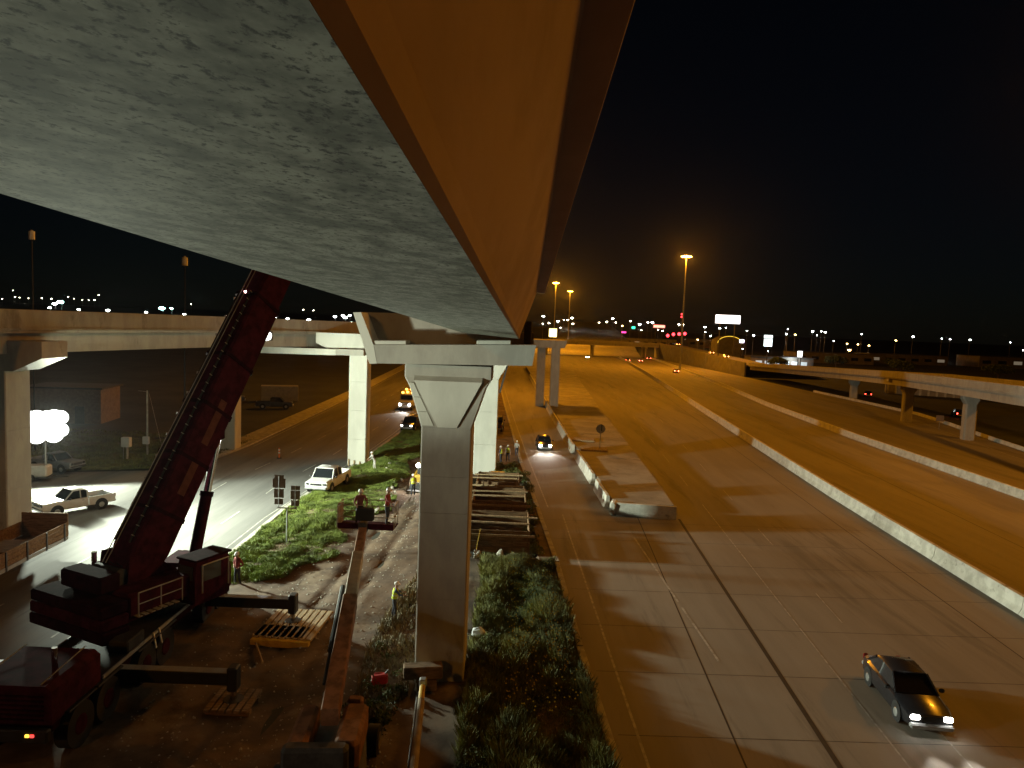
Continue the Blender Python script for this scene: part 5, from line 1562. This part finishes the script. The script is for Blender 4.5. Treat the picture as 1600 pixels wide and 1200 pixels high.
M_DRYG = leafy('dry_grass', (.27, .215, .11), (.14, .115, .055), .9)
def region(n_, x0, x1, y0, y1, fn):
    X, Y = rng.uniform(x0, x1, n_), rng.uniform(y0, y1, n_)
    k = fn(X, Y)
    return X[k], Y[k]
def xatv(pl, Y):
    return np.interp(Y, [p[1] for p in pl], [p[0] for p in pl])
X, Y = region(300000, -16.6, -8.2, 36.5, 62, lambda X, Y: (X > xatv(LR_R, Y) + .3) & (X < -10.2 + .8 * np.sin(Y * .5) + .4 * np.sin(Y * 1.7) - np.clip(44 - Y, 0, 9) * .42 + np.clip(Y - 50, 0, 9) * .12))
o = grass('grass', X, Y, .10, .30, .014, M_GRASS, 5)
tag(o, 'bright green grass on the median beside the route sign', 'grass')
X, Y = region(200000, -15.6, -8.6, 61.5, 96, lambda X, Y: (X > xatv(LR_R, Y) + .3) & (X < -9.6 + .6 * np.sin(Y * .6)) & (np.hypot(X + 15.15, Y - 70.6) > 1.3))
o = grass('grass', X, Y, .10, .28, .018, M_GRASS, 6)
tag(o, 'short green grass around the foot of the white lit pier', 'grass')
X, Y = region(15000, -7.2, -3.6, 24, 43, lambda X, Y: np.hypot((X + 4.6) / 1.2, (Y - 31) / 8) < 1)
o = grass('dry_grass', X, Y, .1, .34, .03, M_DRYG, 8)
tag(o, 'thin dry grass around the worker beside the near pier', 'grass')
X, Y = region(30000, -60, -29.8, 60.5, 84, lambda X, Y: (Y > 60.4 + (X + 46) * .3) & (X < xatv([(-29.8, 64), (-29.8, 84)], Y)))
o = grass('grass', X, Y, .1, .3, .04, leafy('verge_grass', (.13, .16, .05), (.07, .085, .025), .8), 9)
tag(o, 'thin pale grass on the verge by the utility cabinet', 'grass')

def weeds(name, label, clumps, per, m, leaf, seed):
    """clumps: (x, y, radius, height); leaves on upright stems"""
    r = np.random.default_rng(seed)
    Vs = []
    for x, y, rad, h in clumps:
        n_ = int(per * rad * rad * (0.6 + h))
        u = np.sqrt(r.random(n_))
        a = r.uniform(0, 6.28, n_)
        X, Y = x + rad * u * np.cos(a), y + rad * u * np.sin(a)
        top_ = h * (1 - .55 * u ** 2) * (.72 + .28 * np.sin(X * 9 + y) * np.sin(Y * 8 + x))
        Z = .08 + top_ * r.random(n_) ** .55
        s_ = leaf * r.uniform(.5, 1.4, n_)
        t1 = r.normal(size=(n_, 3))
        t1 /= np.linalg.norm(t1, axis=1)[:, None]
        t2 = r.normal(size=(n_, 3))
        t2[:, 2] += .8
        t2 -= (t2 * t1).sum(1)[:, None] * t1
        t2 /= np.linalg.norm(t2, axis=1)[:, None]
        C = np.stack([X, Y, Z], 1)
        Vs.append(np.stack([C - t1 * s_[:, None] * .35, C + t2 * s_[:, None] * -.5 + t1 * 0, C + t1 * s_[:, None] * .35, C + t2 * s_[:, None]], 1).reshape(-1, 3))
    V = np.concatenate(Vs)
    return tag(tri_mesh(name, V, np.arange(len(V)).reshape(-1, 4), m), label, 'weeds')
M_WEED = leafy('weed_leaves', (.10, .135, .03), (.045, .06, .016), 1.6)
M_WEED2 = leafy('pale_weed_leaves', (.15, .19, .05), (.085, .11, .03), 1.6)
cl = []
for i in range(120):
    y = 14 + 28.2 * random.random() ** .8
    xr = xat(EXIT_EDGE, y) - .3
    x = random.uniform(-1.2, xr)
    cl.append((x, y, random.uniform(.2, .65), random.choice((.2, .3, .4, .55, .8)) * random.uniform(.8, 1.2)))
weeds('weeds', 'dark leafy weeds filling the strip between the near pier and the exit lane', cl[:60], 1500, M_WEED, .045, 21)
X, Y = region(260000, -1.35, 3.9, 14, 42.4, lambda X, Y: X < xatv(EXIT_EDGE, Y) - .25)
o = grass('tall_grass', X, Y, .10, .62, .007, leafy('tall_grass_blades', (.20, .205, .05), (.075, .085, .022), .8), 31)
tag(o, 'tall ragged grass between the near pier and the exit lane', 'grass')
weeds('weeds', 'paler feathery weeds mixed along the strip beside the exit lane', cl[80:], 1500, M_WEED2, .04, 22)
cl2 = [(1.75 + random.uniform(-.3, .3), 44 + i * 1.1, random.uniform(.25, .6), random.uniform(.3, .9)) for i in range(22)]
cl2 += [(random.uniform(-1.6, 1.0), 49.8 + random.uniform(-.6, .8), .4, .9) for _ in range(5)]
weeds('weeds', 'green weeds growing around the timber form boxes', cl2, 1000, M_WEED2, .08, 23)
cl3 = [(random.uniform(-1.4, 1.2), random.uniform(64.5, 72), random.uniform(.4, .8), random.uniform(.4, .9)) for _ in range(22)]
weeds('weeds', 'low green shrubs in front of the workers by the second pier', cl3, 900, M_WEED2, .09, 24)
cl4 = [(random.uniform(-5.6, -3.8), random.uniform(23, 30), random.uniform(.25, .5), random.uniform(.2, .55)) for _ in range(16)]
weeds('weeds', 'small green weeds on the dirt left of the near pier', cl4, 700, M_WEED, .09, 25)
# yellow flower heads
n_ = 420
fx, fy_ = rng.uniform(.2, 3.0, n_), rng.uniform(24, 41, n_)
V = []
for x, y in zip(fx, fy_):
    z = random.uniform(.6, 1.2)
    s_ = .035
    V += [(x - s_, y, z), (x, y - s_, z), (x + s_, y, z), (x, y, z + s_ * 1.6)]
o = tri_mesh('wildflowers', np.array(V), np.arange(len(V)).reshape(-1, 4), mat('yellow_petals', (.6, .45, .03)))
tag(o, 'tiny yellow wildflowers dotted over the tall weeds', 'flowers')
# pebbles and litter on the dirt
V, Fc = [], []
for i in range(3000):
    x, y = random.uniform(-13, -3.6), 18 + 60 * random.random() ** 1.3
    s_ = random.uniform(.015, .07)
    z = med_z(x, y)
    k = len(V)
    V += [(x - s_, y - s_ * .6, z - .01), (x + s_, y - s_ * .7, z - .01), (x + s_ * .3, y + s_, z - .01), (x, y, z + s_ * random.uniform(.5, 1.1))]
    Fc += [(k, k + 1, k + 3), (k + 1, k + 2, k + 3), (k + 2, k, k + 3)]
o = tri_mesh('gravel', np.array(V), np.array(Fc), M_ROCK)
tag(o, 'loose gravel scattered over the dirt median', 'gravel')

def tree(label, x, y, h, r, group):
    t = thing('tree', label, 'tree', (x, y, 0), random.uniform(0, 6), group)
    tr = MB().tube((0, 0, 0), (.1, 0, h * .45), .22, .13, 8)
    tops = []
    for k in range(6):
        a = k * 1.05 + random.random()
        e = (math.cos(a) * r * .6, math.sin(a) * r * .6, h * random.uniform(.6, .9))
        tr.tube((.1 * k / 6, 0, h * (.3 + .03 * k)), e, .08, .03, 6)
        tops.append(e)
    tr.build('trunk', mat('bark', (.09, .065, .045)), t)
    rr = np.random.default_rng(int(abs(x * 7 + y)))
    Vs = []
    for e in tops + [(0, 0, h * .82)]:
        n2 = 420
        d = rr.normal(size=(n2, 3))
        d /= np.linalg.norm(d, axis=1)[:, None]
        C = np.array(e) + d * (rr.random(n2) ** .45)[:, None] * np.array([r * .55, r * .55, h * .2])
        t1 = rr.normal(size=(n2, 3)) * .16
        t2 = rr.normal(size=(n2, 3)) * .16
        Vs.append(np.stack([C - t1, C - t2, C + t1, C + t2], 1).reshape(-1, 3))
    V = np.concatenate(Vs)
    tri_mesh('crown', V, np.arange(len(V)).reshape(-1, 4), leafy('tree_leaves', (.06, .09, .025), (.03, .045, .012), .5), False, t)
for x, y, h, r_, lab in ((150, 330, 7, 5, 'dark bushy tree right of the lit shop'), (164, 300, 6.5, 5, 'dark broad tree between the shop and the ramp viaduct'), (178, 330, 6, 5, 'dark low tree below the orange lamps'), (205, 300, 6.5, 6, 'dark tree above the middle of the ramp viaduct'), (240, 300, 7, 7, 'dark tree farthest along the ramp viaduct skyline'),
                         (112, 300, 6, 4, 'dark tree just past the service road')):
    tree(lab, x, y, h, r_, 'dark trees')

# ================================================================ ADDED HAZE
HAZE = 0.000028  # thin scattering volume added to give the lamps a halo
me = MB().box((0, 1650, 25), (5400, 3800, 54))
hz = me.build('haze', [])
hm_ = bpy.data.materials.new('glow_haze')
hm_.use_nodes = True
nt = hm_.node_tree
nt.nodes.clear()
ho = nt.nodes.new('ShaderNodeOutputMaterial')
hv = nt.nodes.new('ShaderNodeVolumePrincipled')
hv.inputs['Color'].default_value = (.9, .93, 1, 1)
hv.inputs['Density'].default_value = HAZE
hv.inputs['Anisotropy'].default_value = 0.86
nt.links.new(hv.outputs[0], ho.inputs['Volume'])
hm_.cycles.homogeneous_volume = True
hz.data.materials.append(hm_)
hz['kind'] = 'stuff'
tag(hz, 'thin haze added to give the lamps a glow', 'haze')
